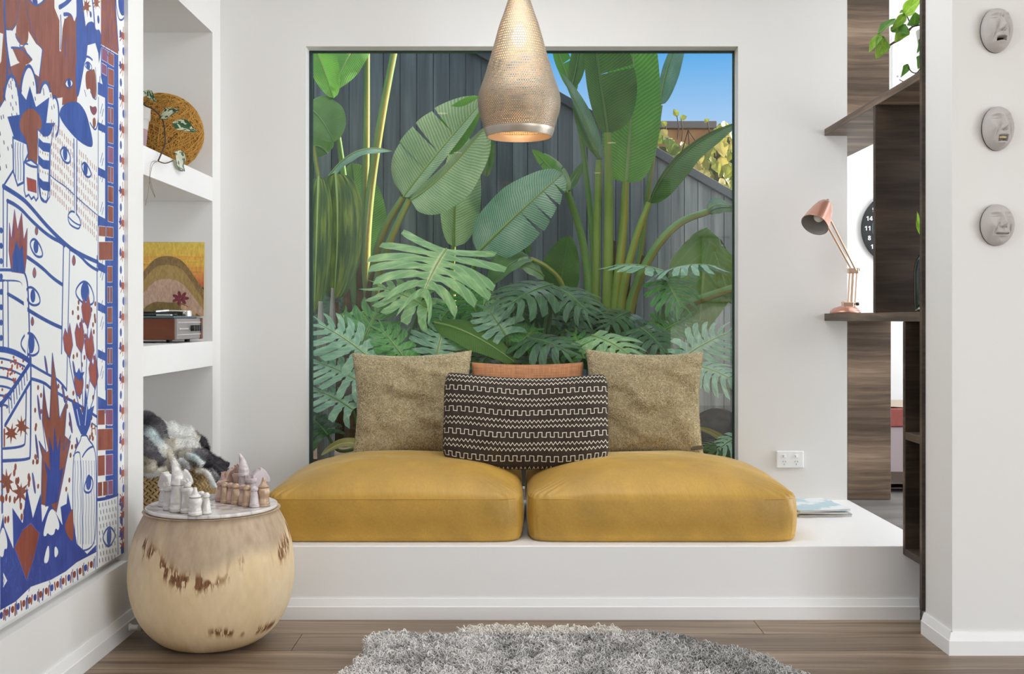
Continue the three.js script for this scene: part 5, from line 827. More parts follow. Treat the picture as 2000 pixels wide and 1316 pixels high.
function fringe(geo, n, len, mat, parent, sd, thick = 0.34) {             // short curled pile over a surface, one instanced object
  setSeed(sd); const p = geo.attributes.position, nr = geo.attributes.normal, idx = geo.index.array, F = idx.length / 3, area = []; let tot = 0; const A = V3(0, 0, 0), B = V3(0, 0, 0), C = V3(0, 0, 0);
  for (let i = 0; i < F; i++) { A.fromBufferAttribute(p, idx[3 * i]); B.fromBufferAttribute(p, idx[3 * i + 1]); C.fromBufferAttribute(p, idx[3 * i + 2]); tot += B.sub(A).cross(C.sub(A)).length(); area.push(tot); }
  const tuft = new THREE.ConeGeometry(len * thick, len, 4, 1, true).translate(0, len * 0.32, 0), im = new THREE.InstancedMesh(tuft, mat, n), m = new THREE.Matrix4(), q = new THREE.Quaternion(), N = V3(0, 0, 0), c = new THREE.Color();
  for (let k = 0; k < n; k++) {
    const r = rnd() * tot; let lo = 0, hi = F - 1; while (lo < hi) { const md = (lo + hi) >> 1; if (area[md] < r) lo = md + 1; else hi = md; }
    let a = rnd(), b = rnd(); if (a + b > 1) { a = 1 - a; b = 1 - b; } const w = [1 - a - b, a, b]; const P = V3(0, 0, 0); N.set(0, 0, 0);
    for (let j = 0; j < 3; j++) { A.fromBufferAttribute(p, idx[3 * lo + j]); P.addScaledVector(A, w[j]); A.fromBufferAttribute(nr, idx[3 * lo + j]); N.addScaledVector(A, w[j]); }
    N.normalize().add(V3(rr(-0.7, 0.7), rr(-0.9, 0.5), rr(-0.7, 0.7))).normalize(); q.setFromUnitVectors(V3(0, 1, 0), N); const s = rr(0.6, 1.25); m.compose(P, q, V3(s, s, s)); im.setMatrixAt(k, m);
    const l = fbm3(P.x * 60, P.y * 60, P.z * 60, 2, 5), d = 0.62 + 0.7 * l; c.setRGB(d, d, d); if (geo.attributes.color) { const q0 = geo.attributes.color, j = idx[3 * lo]; c.setRGB(d * q0.getX(j), d * q0.getY(j), d * q0.getZ(j)); } im.setColorAt(k, c);
  }
  im.name = 'pile'; im.userData.kind = 'stuff'; im.castShadow = im.receiveShadow = true; parent.add(im); return im;
}
const seatY = BENCH + 0.2;
function standPillow(name, label, cat, px0, py0, D, W, Hh, T, tilt, turn, roll, mat, o) {
  const c = at(px0, py0, D), t = thing(name, label, cat, [c.x, c.y, c.z]); t.rotation.set(-tilt, turn, roll, 'YXZ');
  part('cover', pillow(W, Hh, T, o), mat, t); return t;
}
{
  const tuftMat = std({ color: new THREE.Color(0.60, 0.53, 0.37), roughness: 1 });
  const a = standPillow('scatter_cushion', 'olive fleece cushion leaning on the window at the left of the bench', 'cushion', 806, 790, 4.47, 0.50, 0.445, 0.2, 0.20, 0.05, 0.02, M.fleece, { sd: 3, ear: 0.085, wr: 0.02, lump: 1.6 });
  fringe(a.children[0].geometry, 30000, 0.005, tuftMat, a, 31);
  const b = standPillow('scatter_cushion', 'olive fleece cushion with a zip corner leaning on the window at the right', 'cushion', 1258, 788, 4.45, 0.49, 0.445, 0.2, 0.20, -0.06, -0.02, M.fleece, { sd: 8, ear: 0.085, wr: 0.02, lump: 1.6 });
  fringe(b.children[0].geometry, 30000, 0.005, tuftMat, b, 32);
  part('zip_tab', rbox(0.165, 0.215, -0.212, -0.196, 0.036, 0.044, 0.003).rotateZ(0.12), std({ color: col('#5e5440'), roughness: 0.6 }), b);
  const linen = dataTexture(256, 256, (u, v) => { const w = 0.5 + 0.5 * Math.sin(u * 256 * 0.9) * 0.5 + 0.5 * Math.sin(v * 256 * 0.9) * 0.5, n = fbm2(u * 60, v * 6, 3, 4, 60, 6), n2 = fbm2(u * 6, v * 60, 3, 6, 6, 60); const t = 0.78 + 0.16 * w + 0.2 * (n - 0.5) + 0.2 * (n2 - 0.5); return [214 * t, 150 * t, 104 * t]; }); linen.repeat.set(2, 2);
  standPillow('scatter_cushion', 'peach orange linen cushion, only its upper edge showing in the middle', 'cushion', 1030, 797, 4.50, 0.47, 0.385, 0.13, 0.16, 0, 0.0, std({ map: linen, bumpMap: linen, bumpScale: 0.001, roughness: 0.95 }), { sd: 11, ear: 0.05 });
  const mud = canvasTexture(1024, 592, (g, w, h) => {
    g.fillStyle = '#352b22'; g.fillRect(0, 0, w, h); g.strokeStyle = '#e4dccb'; g.lineJoin = 'round'; g.lineCap = 'round'; setSeed(13);
    const zig = (y, ph) => { g.lineWidth = 4.2; g.beginPath(); for (let x = -10, k = 0; x < w + 20; x += 13, k++) g.lineTo(x + rr(-1, 1), y + (k % 2 ? 9 : -9) + rr(-1.5, 1.5) + 3 * Math.sin(x * 0.012 + ph)); g.stroke(); };
    const key = (y, ph) => { g.lineWidth = 4.6; g.beginPath(); let up = false; for (let x = -14; x < w + 20; x += 25) { const d = 3 * Math.sin(x * 0.012 + ph) + rr(-1.5, 1.5); g.lineTo(x, y + (up ? -15 : 15) + d); up = !up; g.lineTo(x + rr(-2, 2), y + (up ? -15 : 15) + d); } g.stroke(); };
    const dots = (y) => { g.fillStyle = '#8d8270'; for (let x = 8; x < w; x += 26) { g.beginPath(); g.arc(x, y + rr(-2, 2), 2, 0, 7); g.fill(); } };
    for (let r = 0; r < 5; r++) { const y = 34 + r * 142; zig(y - 8, r); dots(y + 9); zig(y + 26, r + 1); key(y + 80, r + 2); }
    const im = g.getImageData(0, 0, w, h), d = im.data; for (let y = 0; y < h; y++) for (let x = 0; x < w; x++) { const i = (y * w + x) * 4, n = (noise2(x / 2.3, y / 2.3, 4) - 0.5) * 22 + (fbm2(x / 40, y / 40, 3, 9) - 0.5) * 24; d[i] += n; d[i + 1] += n; d[i + 2] += n; } g.putImageData(im, 0, 0);
  });
  standPillow('scatter_cushion', 'dark brown oblong cushion with cream zigzag and key pattern in front', 'cushion', 1027, 813, 4.22, 0.655, 0.37, 0.17, 0.30, 0, -0.012, std({ map: mud, bumpMap: mud, bumpScale: 0.0012, roughness: 0.95 }), { sd: 17, ear: 0.02, lump: 1.0, dip: 0.028, round: 0.07 });
}
// ---------------------------------------------------------------- pendant lamp
{
  const D = 4.05, s = D / FOCAL, c = at(1014, 268, D);
  const prof = [[0, 21.7], [25, 30], [50, 39], [75, 46], [100, 53], [125, 60.5], [150, 68], [170, 75], [185, 79.5], [200, 81], [215, 79.5], [228, 76], [240, 72.5], [254, 68.5]].map(([y, r]) => [r * s, (268 - y) * s]);
  const topY = (268 + 52) * s, out = [[0.006, topY], [0.016, topY - 0.02], [0.027, topY - 0.055], ...prof];
  const n = 46 * 2; const fine = []; const cv = new THREE.SplineCurve(out.map((p) => new THREE.Vector2(p[0], p[1]))); for (let i = 0; i <= n; i++) { const q = cv.getPoint(i / n); fine.push([q.x, q.y]); }
  const len = cv.getLength();
  // drilled holes: rows round the shade, spaced about 5 mm; the alpha map holds which parts of the sheet are open
  const RW = 1024, RH = 1024, rows = Math.round(len / 0.0082);
  const holes = dataTexture(RW, RH, (u, v) => {
    const row = Math.floor(v * rows), fy = v * rows - row, q = cv.getPoint(clamp((row + 0.5) / rows)), per = Math.max(8, Math.round(q.x * Math.PI * 2 / 0.0088)), ph = (row % 2) * 0.5 + (hash(row, 3, 1, 5) - 0.5) * 0.25, fx = ((u * per + ph) % 1 + 1) % 1;
    const r = Math.hypot((fx - 0.5) * 1.06, fy - 0.5) * 1.0; return r < 0.262 ? 0 : 255;
  }, false);
  holes.generateMipmaps = false; holes.minFilter = THREE.LinearFilter;
  const sheet = () => ({ metalness: 0.6, roughness: 0.5, alphaMap: holes, alphaTest: 0.5, side: THREE.DoubleSide, bumpMap: holes, bumpScale: 0.0008 });
  const t = thing('pendant_lamp', 'brass pendant lamp of pierced metal shaped like a drop over the bench', 'lamp', [c.x, c.y, c.z]);
  const shadeGeo = (off) => { const g = lathe(fine.map(([r, y]) => [Math.max(0.003, r - off), y]), 96); return g; };
  part('shade', shadeGeo(0), std({ ...sheet(), color: new THREE.Color(0.31, 0.265, 0.20) }), t);
  part('inner_shade', shadeGeo(0.0012), std({ ...sheet(), metalness: 0.55, roughness: 0.5, color: new THREE.Color(0.80, 0.62, 0.38) }), t);
  const rb = prof[prof.length - 1];
  part('rim', lathe([[rb[0] - 0.001, rb[1] + 0.004], [rb[0] + 0.0012, rb[1] + 0.003], [rb[0] - 0.002, rb[1] - 0.008], [63.5 * s, 0.001], [63 * s, 0], [62 * s, 0.001], [rb[0] - 0.003, rb[1] + 0.002]], 96), std({ color: new THREE.Color(0.48, 0.43, 0.36), metalness: 0.8, roughness: 0.42 }), t);
  part('cap', lathe([[0, topY + 0.03], [0.006, topY + 0.03], [0.008, topY + 0.002], [0.012, topY - 0.012], [0.002, topY - 0.01]], 24), M.roseGold, t);
  part('cord', rod(V3(0, topY + 0.028, 0), V3(0, 2.698 - c.y, 0), 0.003), M.charcoal, t);
  part('ceiling_rose', lathe([[0, 2.6995 - c.y], [0.05, 2.6995 - c.y], [0.05, 2.69 - c.y], [0.04, 2.68 - c.y], [0, 2.678 - c.y]], 32), M.roseGold, t);
  part('socket', lathe([[0, topY - 0.03], [0.017, topY - 0.03], [0.018, topY - 0.075], [0, topY - 0.076]].reverse(), 24), M.darkMetal, t);
  const by = (268 - 72) * s;
  part('bulb', lathe([[0, by - 0.036], [0.018, by - 0.031], [0.027, by - 0.012], [0.027, by + 0.008], [0.018, by + 0.03], [0.013, by + 0.045], [0, by + 0.046]], 24), std({ color: 0xffffff, emissive: new THREE.Color(1, 0.78, 0.5), emissiveIntensity: 6 }), t);
  const l = new THREE.PointLight(new THREE.Color(1, 0.74, 0.45), 0.16, 0, 2); l.position.set(0, by, 0); l.castShadow = true; t.add(l);
}
// ---------------------------------------------------------------- sheepskin on the floor
{
  const fl = (x, y) => { const D = EYE * FOCAL / (y - CY); const p = at(x, y, D); return [p.x, p.z]; };
  const edge = [[712, 1304], [716, 1282], [736, 1262], [800, 1262], [890, 1262], [906, 1252], [960, 1248], [1060, 1250], [1150, 1249], [1196, 1252], [1215, 1262], [1260, 1258], [1330, 1266], [1372, 1282], [1440, 1294], [1490, 1308], [1522, 1325]].map((p) => fl(...p));
  const zN = 2.25; edge.push([0.86, 1.75], [0.80, 2.1], [0.5, zN], [-0.1, zN + 0.05], [-0.45, zN - 0.05], [-0.52, 1.85]);
  const cv = new THREE.CatmullRomCurve3(edge.map(([x, z]) => V3(x, 0, z)), true, 'centripetal'), loop = cv.getPoints(140), cx = 0.15, cz = 1.8;
  const t = thing('sheepskin_rug', 'grey and cream curly sheepskin rug on the timber floor', 'rug', [cx, 0.0005, cz]);
  const hide = grid(140, 16, (u, v) => { const p = loop[Math.round(u * 140) % 140], q = lerp(0.0, 1, v); return V3((p.x - cx) * q, 0.001 + 0.016 * (1 - Math.pow(q, 6)), (p.z - cz) * q); });
  const ix = hide.index.array; for (let i = 0; i < ix.length; i += 3) { const k = ix[i]; ix[i] = ix[i + 1]; ix[i + 1] = k; } hide.computeVertexNormals(); if (hide.attributes.normal.getY(400) < 0) { for (let i = 0; i < ix.length; i += 3) { const k = ix[i]; ix[i] = ix[i + 1]; ix[i + 1] = k; } hide.computeVertexNormals(); }
  part('hide', hide, std({ color: col('#b3a592'), roughness: 1, side: THREE.DoubleSide }), t);
  const curl = new THREE.TubeGeometry(new THREE.CatmullRomCurve3([V3(0, 0, 0), V3(0.003, 0.009, 0.001), V3(-0.001, 0.016, 0.003), V3(-0.006, 0.019, 0), V3(-0.008, 0.014, -0.003)]), 6, 0.0012, 3), N = 70000;
  const im = new THREE.InstancedMesh(curl, std({ color: 0xffffff, roughness: 0.9 }), N), m = new THREE.Matrix4(), q = new THREE.Quaternion(), c = new THREE.Color(); setSeed(88); let k = 0;
  const poly = loop.map((p) => [p.x, p.z]), inside = (x, z) => { let r = false; for (let i = 0, j = poly.length - 1; i < poly.length; j = i++) if ((poly[i][1] > z) !== (poly[j][1] > z) && x < (poly[j][0] - poly[i][0]) * (z - poly[i][1]) / (poly[j][1] - poly[i][1]) + poly[i][0]) r = !r; return r; };
  let tries = 0;
  while (k < N && tries++ < 400000) {
    const x = rr(-0.56, 0.92), z = rr(1.1, 1.78); if (!inside(x, z)) continue;
    const back = smooth(1.30, 1.22, z) * smooth(-0.2, -0.12, x) * smooth(0.42, 0.34, x);
    q.setFromEuler(new THREE.Euler(rr(-0.6, 0.6), rr(0, 6.28), rr(-0.6, 0.6))); const s = rr(0.8, 1.5);
    m.compose(V3(x - cx, 0.008 + 0.014 * noise2(x * 62, z * 62, 9) + rr(0, 0.004), z - cz), q, V3(s, s * rr(0.8, 1.3), s)); im.setMatrixAt(k, m);
    const cl = noise2(x * 62, z * 62, 9), n = 0.55 * fbm2(x * 9, z * 9, 3, 5) + 0.45 * cl, l = 0.20 + 0.78 * clamp((n - 0.28) * 1.7) * rr(0.55, 1.15), dark = smooth(0.1, 0.75, x) * 0.35, v = lerp(l * (1 - dark), 0.84 * rr(0.8, 1.1), clamp(back + 0.5 * smooth(-0.3, -0.48, x))); const vv = Math.min(0.95, v * 1.3 + 0.03); c.setRGB(vv, vv * lerp(0.965, 0.93, back), vv * lerp(0.93, 0.84, back)); im.setColorAt(k, c); k++;
  }
  im.count = k; im.name = 'wool_pile'; im.userData.kind = 'stuff'; im.castShadow = im.receiveShadow = true; t.add(im);
  const ew = fl(886, 1262); part('leg_flap', new THREE.SphereGeometry(0.022, 16, 10).scale(1, 0.6, 0.8).translate(ew[0] - cx, 0.016, ew[1] - cz), std({ color: col('#cbbba6'), roughness: 1 }), t);
}
// ---------------------------------------------------------------- things in the wall niches
const SH2 = 1.636, SH3 = 0.944, dz = (D) => ZC - D;
{ // ball of wound string
  const R = 0.158, c = V3(-1.425, SH2 + R + 0.002, dz(4.375)), t = thing('string_ball', 'large round ball wound from ochre string in the upper niche', 'ornament', [c.x, c.y, c.z]);
  const g = []; setSeed(61);
  for (let i = 0; i < 760; i++) { const ax = V3(rr(-1, 1), rr(-1, 1), rr(-1, 1)).normalize(), o = rr(-0.12, 0.12), q = new THREE.Quaternion().setFromUnitVectors(V3(0, 0, 1), ax), pts = [], a0 = rr(0, 6.28), sp = rr(0.9, 2.4), r = R * rr(0.965, 1.0); for (let k = 0; k <= 14; k++) { const a = a0 + sp * k / 14, w = o + 0.05 * Math.sin(a * 3 + i); pts.push(V3(Math.cos(a) * Math.cos(w), Math.sin(a) * Math.cos(w), Math.sin(w)).multiplyScalar(r).applyQuaternion(q)); } const b = new THREE.TubeGeometry(new THREE.CatmullRomCurve3(pts), 20, rr(0.0007, 0.0014), 3); const l = rr(0.75, 1.15); g.push(tint(b, new THREE.Color(0.62 * l, 0.33 * l, 0.065 * l))); }
  const w = part('string_winding', merge(g), std({ vertexColors: true, roughness: 0.85 }), t); w.userData.kind = 'stuff';
  part('core', new THREE.SphereGeometry(R * 0.95, 40, 28), std({ color: new THREE.Color(0.30, 0.13, 0.025), roughness: 1 }), t);
}
{ // hanging plant pot
  const c = V3(-1.412, SH2, dz(3.97)), t = thing('hanging_pothos', 'grey and pink pot with a variegated vine trailing over the upper niche shelf', 'potted plant', [c.x, c.y + 0.0005, c.z]);
  part('pot', lathe([[0, 0], [0.042, 0], [0.046, 0.005], [0.052, 0.05], [0.057, 0.10]], 40), std({ color: col('#a88a92'), roughness: 0.6 }), t);
  part('pot_rim', lathe([[0.057, 0.10], [0.061, 0.135], [0.066, 0.137], [0.067, 0.182], [0.062, 0.184], [0.058, 0.17], [0, 0.168]], 40), std({ color: col('#c9c5c1'), roughness: 0.6 }), t);
  part('soil', lathe([[0, 0.1705], [0.0585, 0.170]], 28), M.soil, t);
  const D = 3.93, L = (x, y, d) => at(x, y, d ?? (y > 275 ? 1.258 * FOCAL / (CX - x) : D)).sub(c);
  part('stem', [tube([[0.02, 0.17, 0.02], [0.045, 0.205, 0.03], L(283, 206), L(300, 214), L(318, 236), L(322, 262), L(322, 282), L(316, 298), L(309, 314)], 0.0028, 48, 6), tube([L(311, 232), L(318, 228), L(326, 222)], 0.0015, 8, 5), tube([L(322, 280), L(330, 278), L(338, 268), L(344, 262)], 0.0012, 10, 5), tube([L(309, 315), L(322, 319), L(338, 314)], 0.002, 12, 6), tube([[0.03, 0.18, 0.02], L(284, 200), L(290, 196)], 0.0016, 8, 5)], M.stemDark, t);
  part('root', [tube([L(309, 314), L(298, 322), L(293, 345), L(290, 372), L(284, 402)], 0.0009, 20, 5), tube([L(307, 315), L(296, 318), L(292, 340), L(293, 360), L(303, 386)], 0.0008, 20, 5), tube([L(293, 350), L(299, 372), L(303, 384)], 0.0006, 10, 4)], std({ color: col('#7c6a58'), roughness: 0.9 }), t);
  for (const [bx, by, tx, ty, w, m, n] of [[289, 178, 303, 200, 16, 0, [-0.4, 0.2, 0.9]], [288, 184, 280, 178, 10, 0, [0, 0.3, 1]], [316, 228, 348, 212, 26, 1, [0.1, 0.4, 0.9]], [342, 240, 383, 255, 30, 0, [0.1, 0.4, 0.9]], [344, 302, 368, 336, 38, 1, [0.35, 0.2, 0.9]]])
    part('leaf', heartLeaf(L(bx, by), L(tx, ty, ty > 275 ? undefined : D - 0.02), w * D / FOCAL, V3(...n), { fold: 0.2, droop: 0.1 }), m ? M.variegatedPale : M.variegated, t);
}
{ // record player, its controls facing into the room
  const X0 = -1.62, X1 = -1.30, Z0 = dz(4.49), Z1 = dz(4.16), yb = SH3 + 0.012, yt = yb + 0.084;
  const t = thing('record_player', 'walnut record player with a metal control panel on the lower niche shelf', 'record player', [X0, SH3, Z0]);
  const P = (n, g, m) => part(n, g.translate(-X0, -SH3, -Z0), m, t);
  const wt = streakTex(91, [98, 52, 32], [56, 27, 18], [132, 74, 46], 3, 12), wood = std({ map: wt, roughness: 0.35 });
  P('cabinet', rbox(X0, X1 - 0.012, yb, yt, Z0, Z1, 0.003), wood);
  const metal = std({ color: col('#a7a2a2'), metalness: 0.6, roughness: 0.4 }), chrome = std({ color: col('#e2e0de'), metalness: 0.8, roughness: 0.2 }), blk = std({ color: col('#15161a'), roughness: 0.45 });
  P('control_panel', rbox(X1 - 0.013, X1 - 0.004, yb + 0.002, yt - 0.001, Z0 + 0.02, Z1 - 0.002, 0.001, 1), metal);
  P('end_cheek', rbox(X1 - 0.013, X1 + 0.001, yb - 0.001, yt + 0.001, Z0, Z0 + 0.02, 0.002, 1), wood);
  P('trim_strip', box(X1 - 0.004, X1 - 0.001, yb + 0.066, yb + 0.070, Z0 + 0.02, Z1 - 0.002), chrome); P('trim_strip', box(X1 - 0.004, X1 - 0.001, yb + 0.018, yb + 0.022, Z0 + 0.02, Z1 - 0.002), chrome);
  for (let i = 0; i < 4; i++) P('knob', new THREE.CylinderGeometry(0.011, 0.0125, 0.014, 24).rotateZ(-Math.PI / 2).translate(X1 + 0.003, yb + 0.044, Z0 + 0.05 + i * 0.032), blk);
  P('slider', rbox(X1 - 0.004, X1 + 0.003, yb + 0.04, yb + 0.046, Z1 - 0.13, Z1 - 0.02, 0.001, 1), chrome);
  for (const [x, z] of [[X0 + 0.04, Z0 + 0.05], [X0 + 0.04, Z1 - 0.05], [X1 - 0.05, Z0 + 0.05], [X1 - 0.05, Z1 - 0.05]]) P('foot', new THREE.CylinderGeometry(0.012, 0.010, 0.012, 16).translate(x, SH3 + 0.006, z), blk);
  P('deck', rbox(X0 + 0.004, X1 - 0.016, yt, yt + 0.009, Z0 + 0.03, Z1 - 0.004, 0.003), std({ color: col('#55727a'), metalness: 0.4, roughness: 0.35 }));
  P('platter', lathe([[0, 0], [0.122, 0], [0.124, 0.004], [0.122, 0.014], [0, 0.014]], 56).translate(X0 + 0.14, yt + 0.0095, (Z0 + Z1) / 2 + 0.01), blk);
  P('record', lathe([[0, 0], [0.088, 0], [0.088, 0.002], [0, 0.0022]], 56).translate(X0 + 0.14, yt + 0.0238, (Z0 + Z1) / 2 + 0.01), std({ color: col('#0d0d0f'), roughness: 0.25 }));
  P('tonearm', merge([rod(V3(X1 - 0.045, yt + 0.03, Z0 + 0.06), V3(X1 - 0.06, yt + 0.03, Z1 - 0.07), 0.0035), rod(V3(X1 - 0.06, yt + 0.03, Z1 - 0.07), V3(X1 - 0.10, yt + 0.026, Z1 - 0.04), 0.005), new THREE.CylinderGeometry(0.018, 0.02, 0.026, 24).translate(X1 - 0.045, yt + 0.018, Z0 + 0.065)]), chrome);
  P('cartridge_lever', rbox(X1 - 0.09, X1 - 0.03, yt + 0.009, yt + 0.016, Z1 - 0.03, Z1 - 0.012, 0.002), chrome);
}
{ // record sleeve: sunset landscape print
  const S = 0.312, tex = canvasTexture(512, 512, (g, w, h) => {
    const gr = g.createLinearGradient(0, 0, 0, h); for (const [p, c] of [[0, '#e2c65a'], [0.3, '#e3b653'], [0.48, '#d98a4c'], [0.6, '#b5654a'], [0.64, '#5d4038'], [1, '#2a2019']]) gr.addColorStop(p, c); g.fillStyle = gr; g.fillRect(0, 0, w, h);
    setSeed(2); for (let i = 0; i < 60; i++) { g.fillStyle = `rgba(${210 + rr(-30, 30)},${120 + rr(-30, 50)},60,0.25)`; g.beginPath(); g.ellipse(rr(0, w), rr(90, 310), rr(20, 120), rr(2, 7), 0, 0, 7); g.fill(); }
    for (let i = 0; i < 90; i++) { g.fillStyle = ['#2a2119', '#3c2f22', '#51402e', '#1d1815'][i % 4]; g.beginPath(); g.ellipse(rr(0, w), rr(315, 420), rr(8, 50), rr(6, 22), 0, 0, 7); g.fill(); }
    const hill = (c, y0, a, b) => { g.fillStyle = c; g.beginPath(); g.moveTo(0, h); for (let x = 0; x <= w; x += 8) g.lineTo(x, y0 - a * Math.sin(x / w * Math.PI) + b * Math.sin(x * 0.03)); g.lineTo(w, h); g.fill(); };
    hill('#8a7148', 330, 240, 6); hill('#a88c56', 400, 250, 8); hill('#c0a08a', 470, 220, 5); hill('#7e6a3c', 520, 110, 9); hill('#2b2a26', 540, 60, 6);
    g.fillStyle = '#7a3540'; for (let i = 0; i < 7; i++) { g.beginPath(); g.ellipse(350 + 34 * Math.cos(i * 0.9), 390 + 26 * Math.sin(i * 0.9), 26, 12, i * 0.9, 0, 7); g.fill(); }
    g.fillStyle = '#cda888'; for (let i = 0; i < 4; i++) { g.beginPath(); g.ellipse(372 + i * 22, 462 + i * 8, 15, 30, -0.5, 0, 7); g.fill(); }
    const im = g.getImageData(0, 0, w, h), d = im.data; for (let y = 0; y < h; y++) for (let x = 0; x < w; x++) { const i = (y * w + x) * 4, n = (fbm2(x / 9, y / 22, 3, 9) - 0.5) * 44; d[i] += n; d[i + 1] += n; d[i + 2] += n * 0.8; } g.putImageData(im, 0, 0);
  });
  const x1 = -1.308, t = thing('record_sleeve', 'square record sleeve with a yellow sunset print leaning behind the record player', 'record sleeve', [x1 - S / 2, SH3 + 0.1057, nz0 + 0.014]); t.rotation.x = -0.03;
  part('sleeve', rbox(-S / 2, S / 2, 0, S, -0.002, 0.002, 0.0008, 1), std({ color: col('#c9b27a'), roughness: 0.7 }), t);
  part('printed_front', new THREE.PlaneGeometry(S - 0.002, S - 0.002).translate(0, S / 2, 0.0024), std({ map: tex, roughness: 0.4 }), t);
}
// ---------------------------------------------------------------- stump stool with the chess set
const SC = V3(-0.968, 0, dz(3.45));
{
  const prof = [[0, 0.004], [0.10, 0.004], [0.135, 0.008], [0.165, 0.022], [0.197, 0.05], [0.226, 0.09], [0.246, 0.14], [0.257, 0.20], [0.258, 0.25], [0.251, 0.31], [0.236, 0.365], [0.220, 0.40], [0.209, 0.42], [0.204, 0.428], [0.198, 0.4305], [0, 0.431]];
  const cv = new THREE.SplineCurve(prof.map((p) => new THREE.Vector2(...p))), N = 200, Mv = 140;
  const tex = dataTexture(2048, 1024, (u, v) => { // u around, v up the profile
    const a = u * Math.PI * 2, q = cv.getPoint(v), h = q.y / 0.431, X = Math.cos(a) * 3, Z = Math.sin(a) * 3;
    const n = fbm3(X * 0.9, h * 2.8, Z * 0.9, 6, 3), f = fbm3(X * 5, h * 13, Z * 5, 3, 9), fine = fbm3(X * 30, h * 26, Z * 30, 2, 13);
    let c = [232 - n * 12 + (f - 0.5) * 14, 212 - n * 20 + (f - 0.5) * 16, 178 - n * 32 + (f - 0.5) * 18];
    const line = 0.74 + 0.10 * Math.sin(a * 2 + 1.1) + 0.05 * Math.sin(a * 5);                 // grey weathered heart near the top
    const gz = smooth(line - 0.03, line + 0.10, h + 0.05 * (n - 0.5)) * smooth(0.35, 0.62, fbm3(X * 0.7 + 5, h * 1.5, Z * 0.7, 3, 21) + 0.12);
    c = c.map((x, i) => lerp(x, [168, 146, 124][i] + (f - 0.5) * 40, gz * 0.75));
    const band = Math.exp(-(((h - line + 0.02) / 0.055) ** 2)) + 0.75 * Math.exp(-(((h - 0.20 - 0.03 * Math.sin(a * 3)) / 0.03) ** 2)) * smooth(0.5, 0.62, fbm3(X * 0.8 + 9, 2, Z * 0.8, 2, 44)), bk = smooth(0.42, 0.52, fbm3(X * 1.5 + 3, h * 3, Z * 1.5, 3, 33)) * smooth(0.40, 0.50, fbm3(X * 15, h * 17, Z * 15, 3, 37)) * band;   // bark left in patches
    c = c.map((x, i) => lerp(x, [124, 84, 50][i] + (fine - 0.5) * 70, clamp(bk * 1.5)));
    const foot = smooth(0.16, 0.02, h) * smooth(0.45, 0.65, n + 0.1); c = c.map((x, i) => lerp(x, [170, 138, 96][i], foot * 0.5));
    return c;
  });
  const g = grid(N, Mv, (u, v) => { const q = cv.getPoint(v), a = u * Math.PI * 2, X = Math.cos(a), Z = -Math.sin(a), w = 1 + (q.y < 0.42 ? 0.014 * (fbm3(X * 1.3 + 4, q.y * 4, Z * 1.3, 3, 2) - 0.5) * 2 * smooth(0.0, 0.06, q.y) * smooth(0.43, 0.38, q.y) : 0); return V3(X * q.x * w, q.y, Z * q.x * w); }, true);
  const t = thing('stump_stool', 'pale barrel-shaped tree stump stool with bark patches beside the bench', 'stool', [SC.x, 0, SC.z]);
  part('body', g, phys({ map: tex, bumpMap: tex, bumpScale: 0.002, roughness: 0.55 }), t);
  for (let i = 0; i < 3; i++) { const a = 0.5 + i * 2.09; part('foot', new THREE.CylinderGeometry(0.012, 0.012, 0.005, 16).translate(Math.cos(a) * 0.1, 0.0025, Math.sin(a) * 0.1), M.trim, t); }
}
const BT = 0.4445;
{
  const tex = dataTexture(512, 512, (u, v) => { const x = u - 0.5, y = v - 0.5, w = fbm2(u * 6, v * 6, 4, 5), vein = Math.pow(1 - Math.abs(fbm2(u * 4 + w, v * 4, 4, 8) - 0.5) * 2, 14); let c = [226, 222, 217]; const q = 0.33; if (Math.abs(x) < q && Math.abs(y) < q) { const i = Math.floor((x + q) / (2 * q) * 8), j = Math.floor((y + q) / (2 * q) * 8); if ((i + j) % 2) c = [196, 180, 172]; } return c.map((k) => k - vein * 40 + (w - 0.5) * 16); });
  const t = thing('chess_board', 'round white marble chess board lying on top of the stump stool', 'chess board', [SC.x, 0.4316, SC.z], 0.5);
  const R = 0.205, g = lathe([[0, 0], [R - 0.003, 0], [R, 0.003], [R, 0.0095], [R - 0.003, 0.0125], [0, 0.0126]], 72), p = g.attributes.position, uv = g.attributes.uv; for (let i = 0; i < p.count; i++) uv.setXY(i, 0.5 + p.getX(i) / (2 * R), 0.5 + p.getZ(i) / (2 * R));
  part('slab', g, phys({ map: tex, roughness: 0.25, clearcoat: 0.5 }), t);
}
const stone = (a, b, s) => phys({ map: dataTexture(128, 256, (u, v) => { const n = fbm2(u * 6, v * 9, 4, s, 6, 9); return a.map((x, i) => lerp(x, b[i], smooth(0.35, 0.7, n))); }), roughness: 0.35, clearcoat: 0.4, clearcoatRoughness: 0.2 });
M.marbleW = stone([236, 234, 228], [206, 202, 196], 3); M.marbleP = stone([206, 174, 158], [168, 138, 124], 5); M.marbleP2 = stone([212, 184, 154], [180, 150, 122], 7); M.marblePale = stone([214, 204, 204], [188, 172, 176], 9);
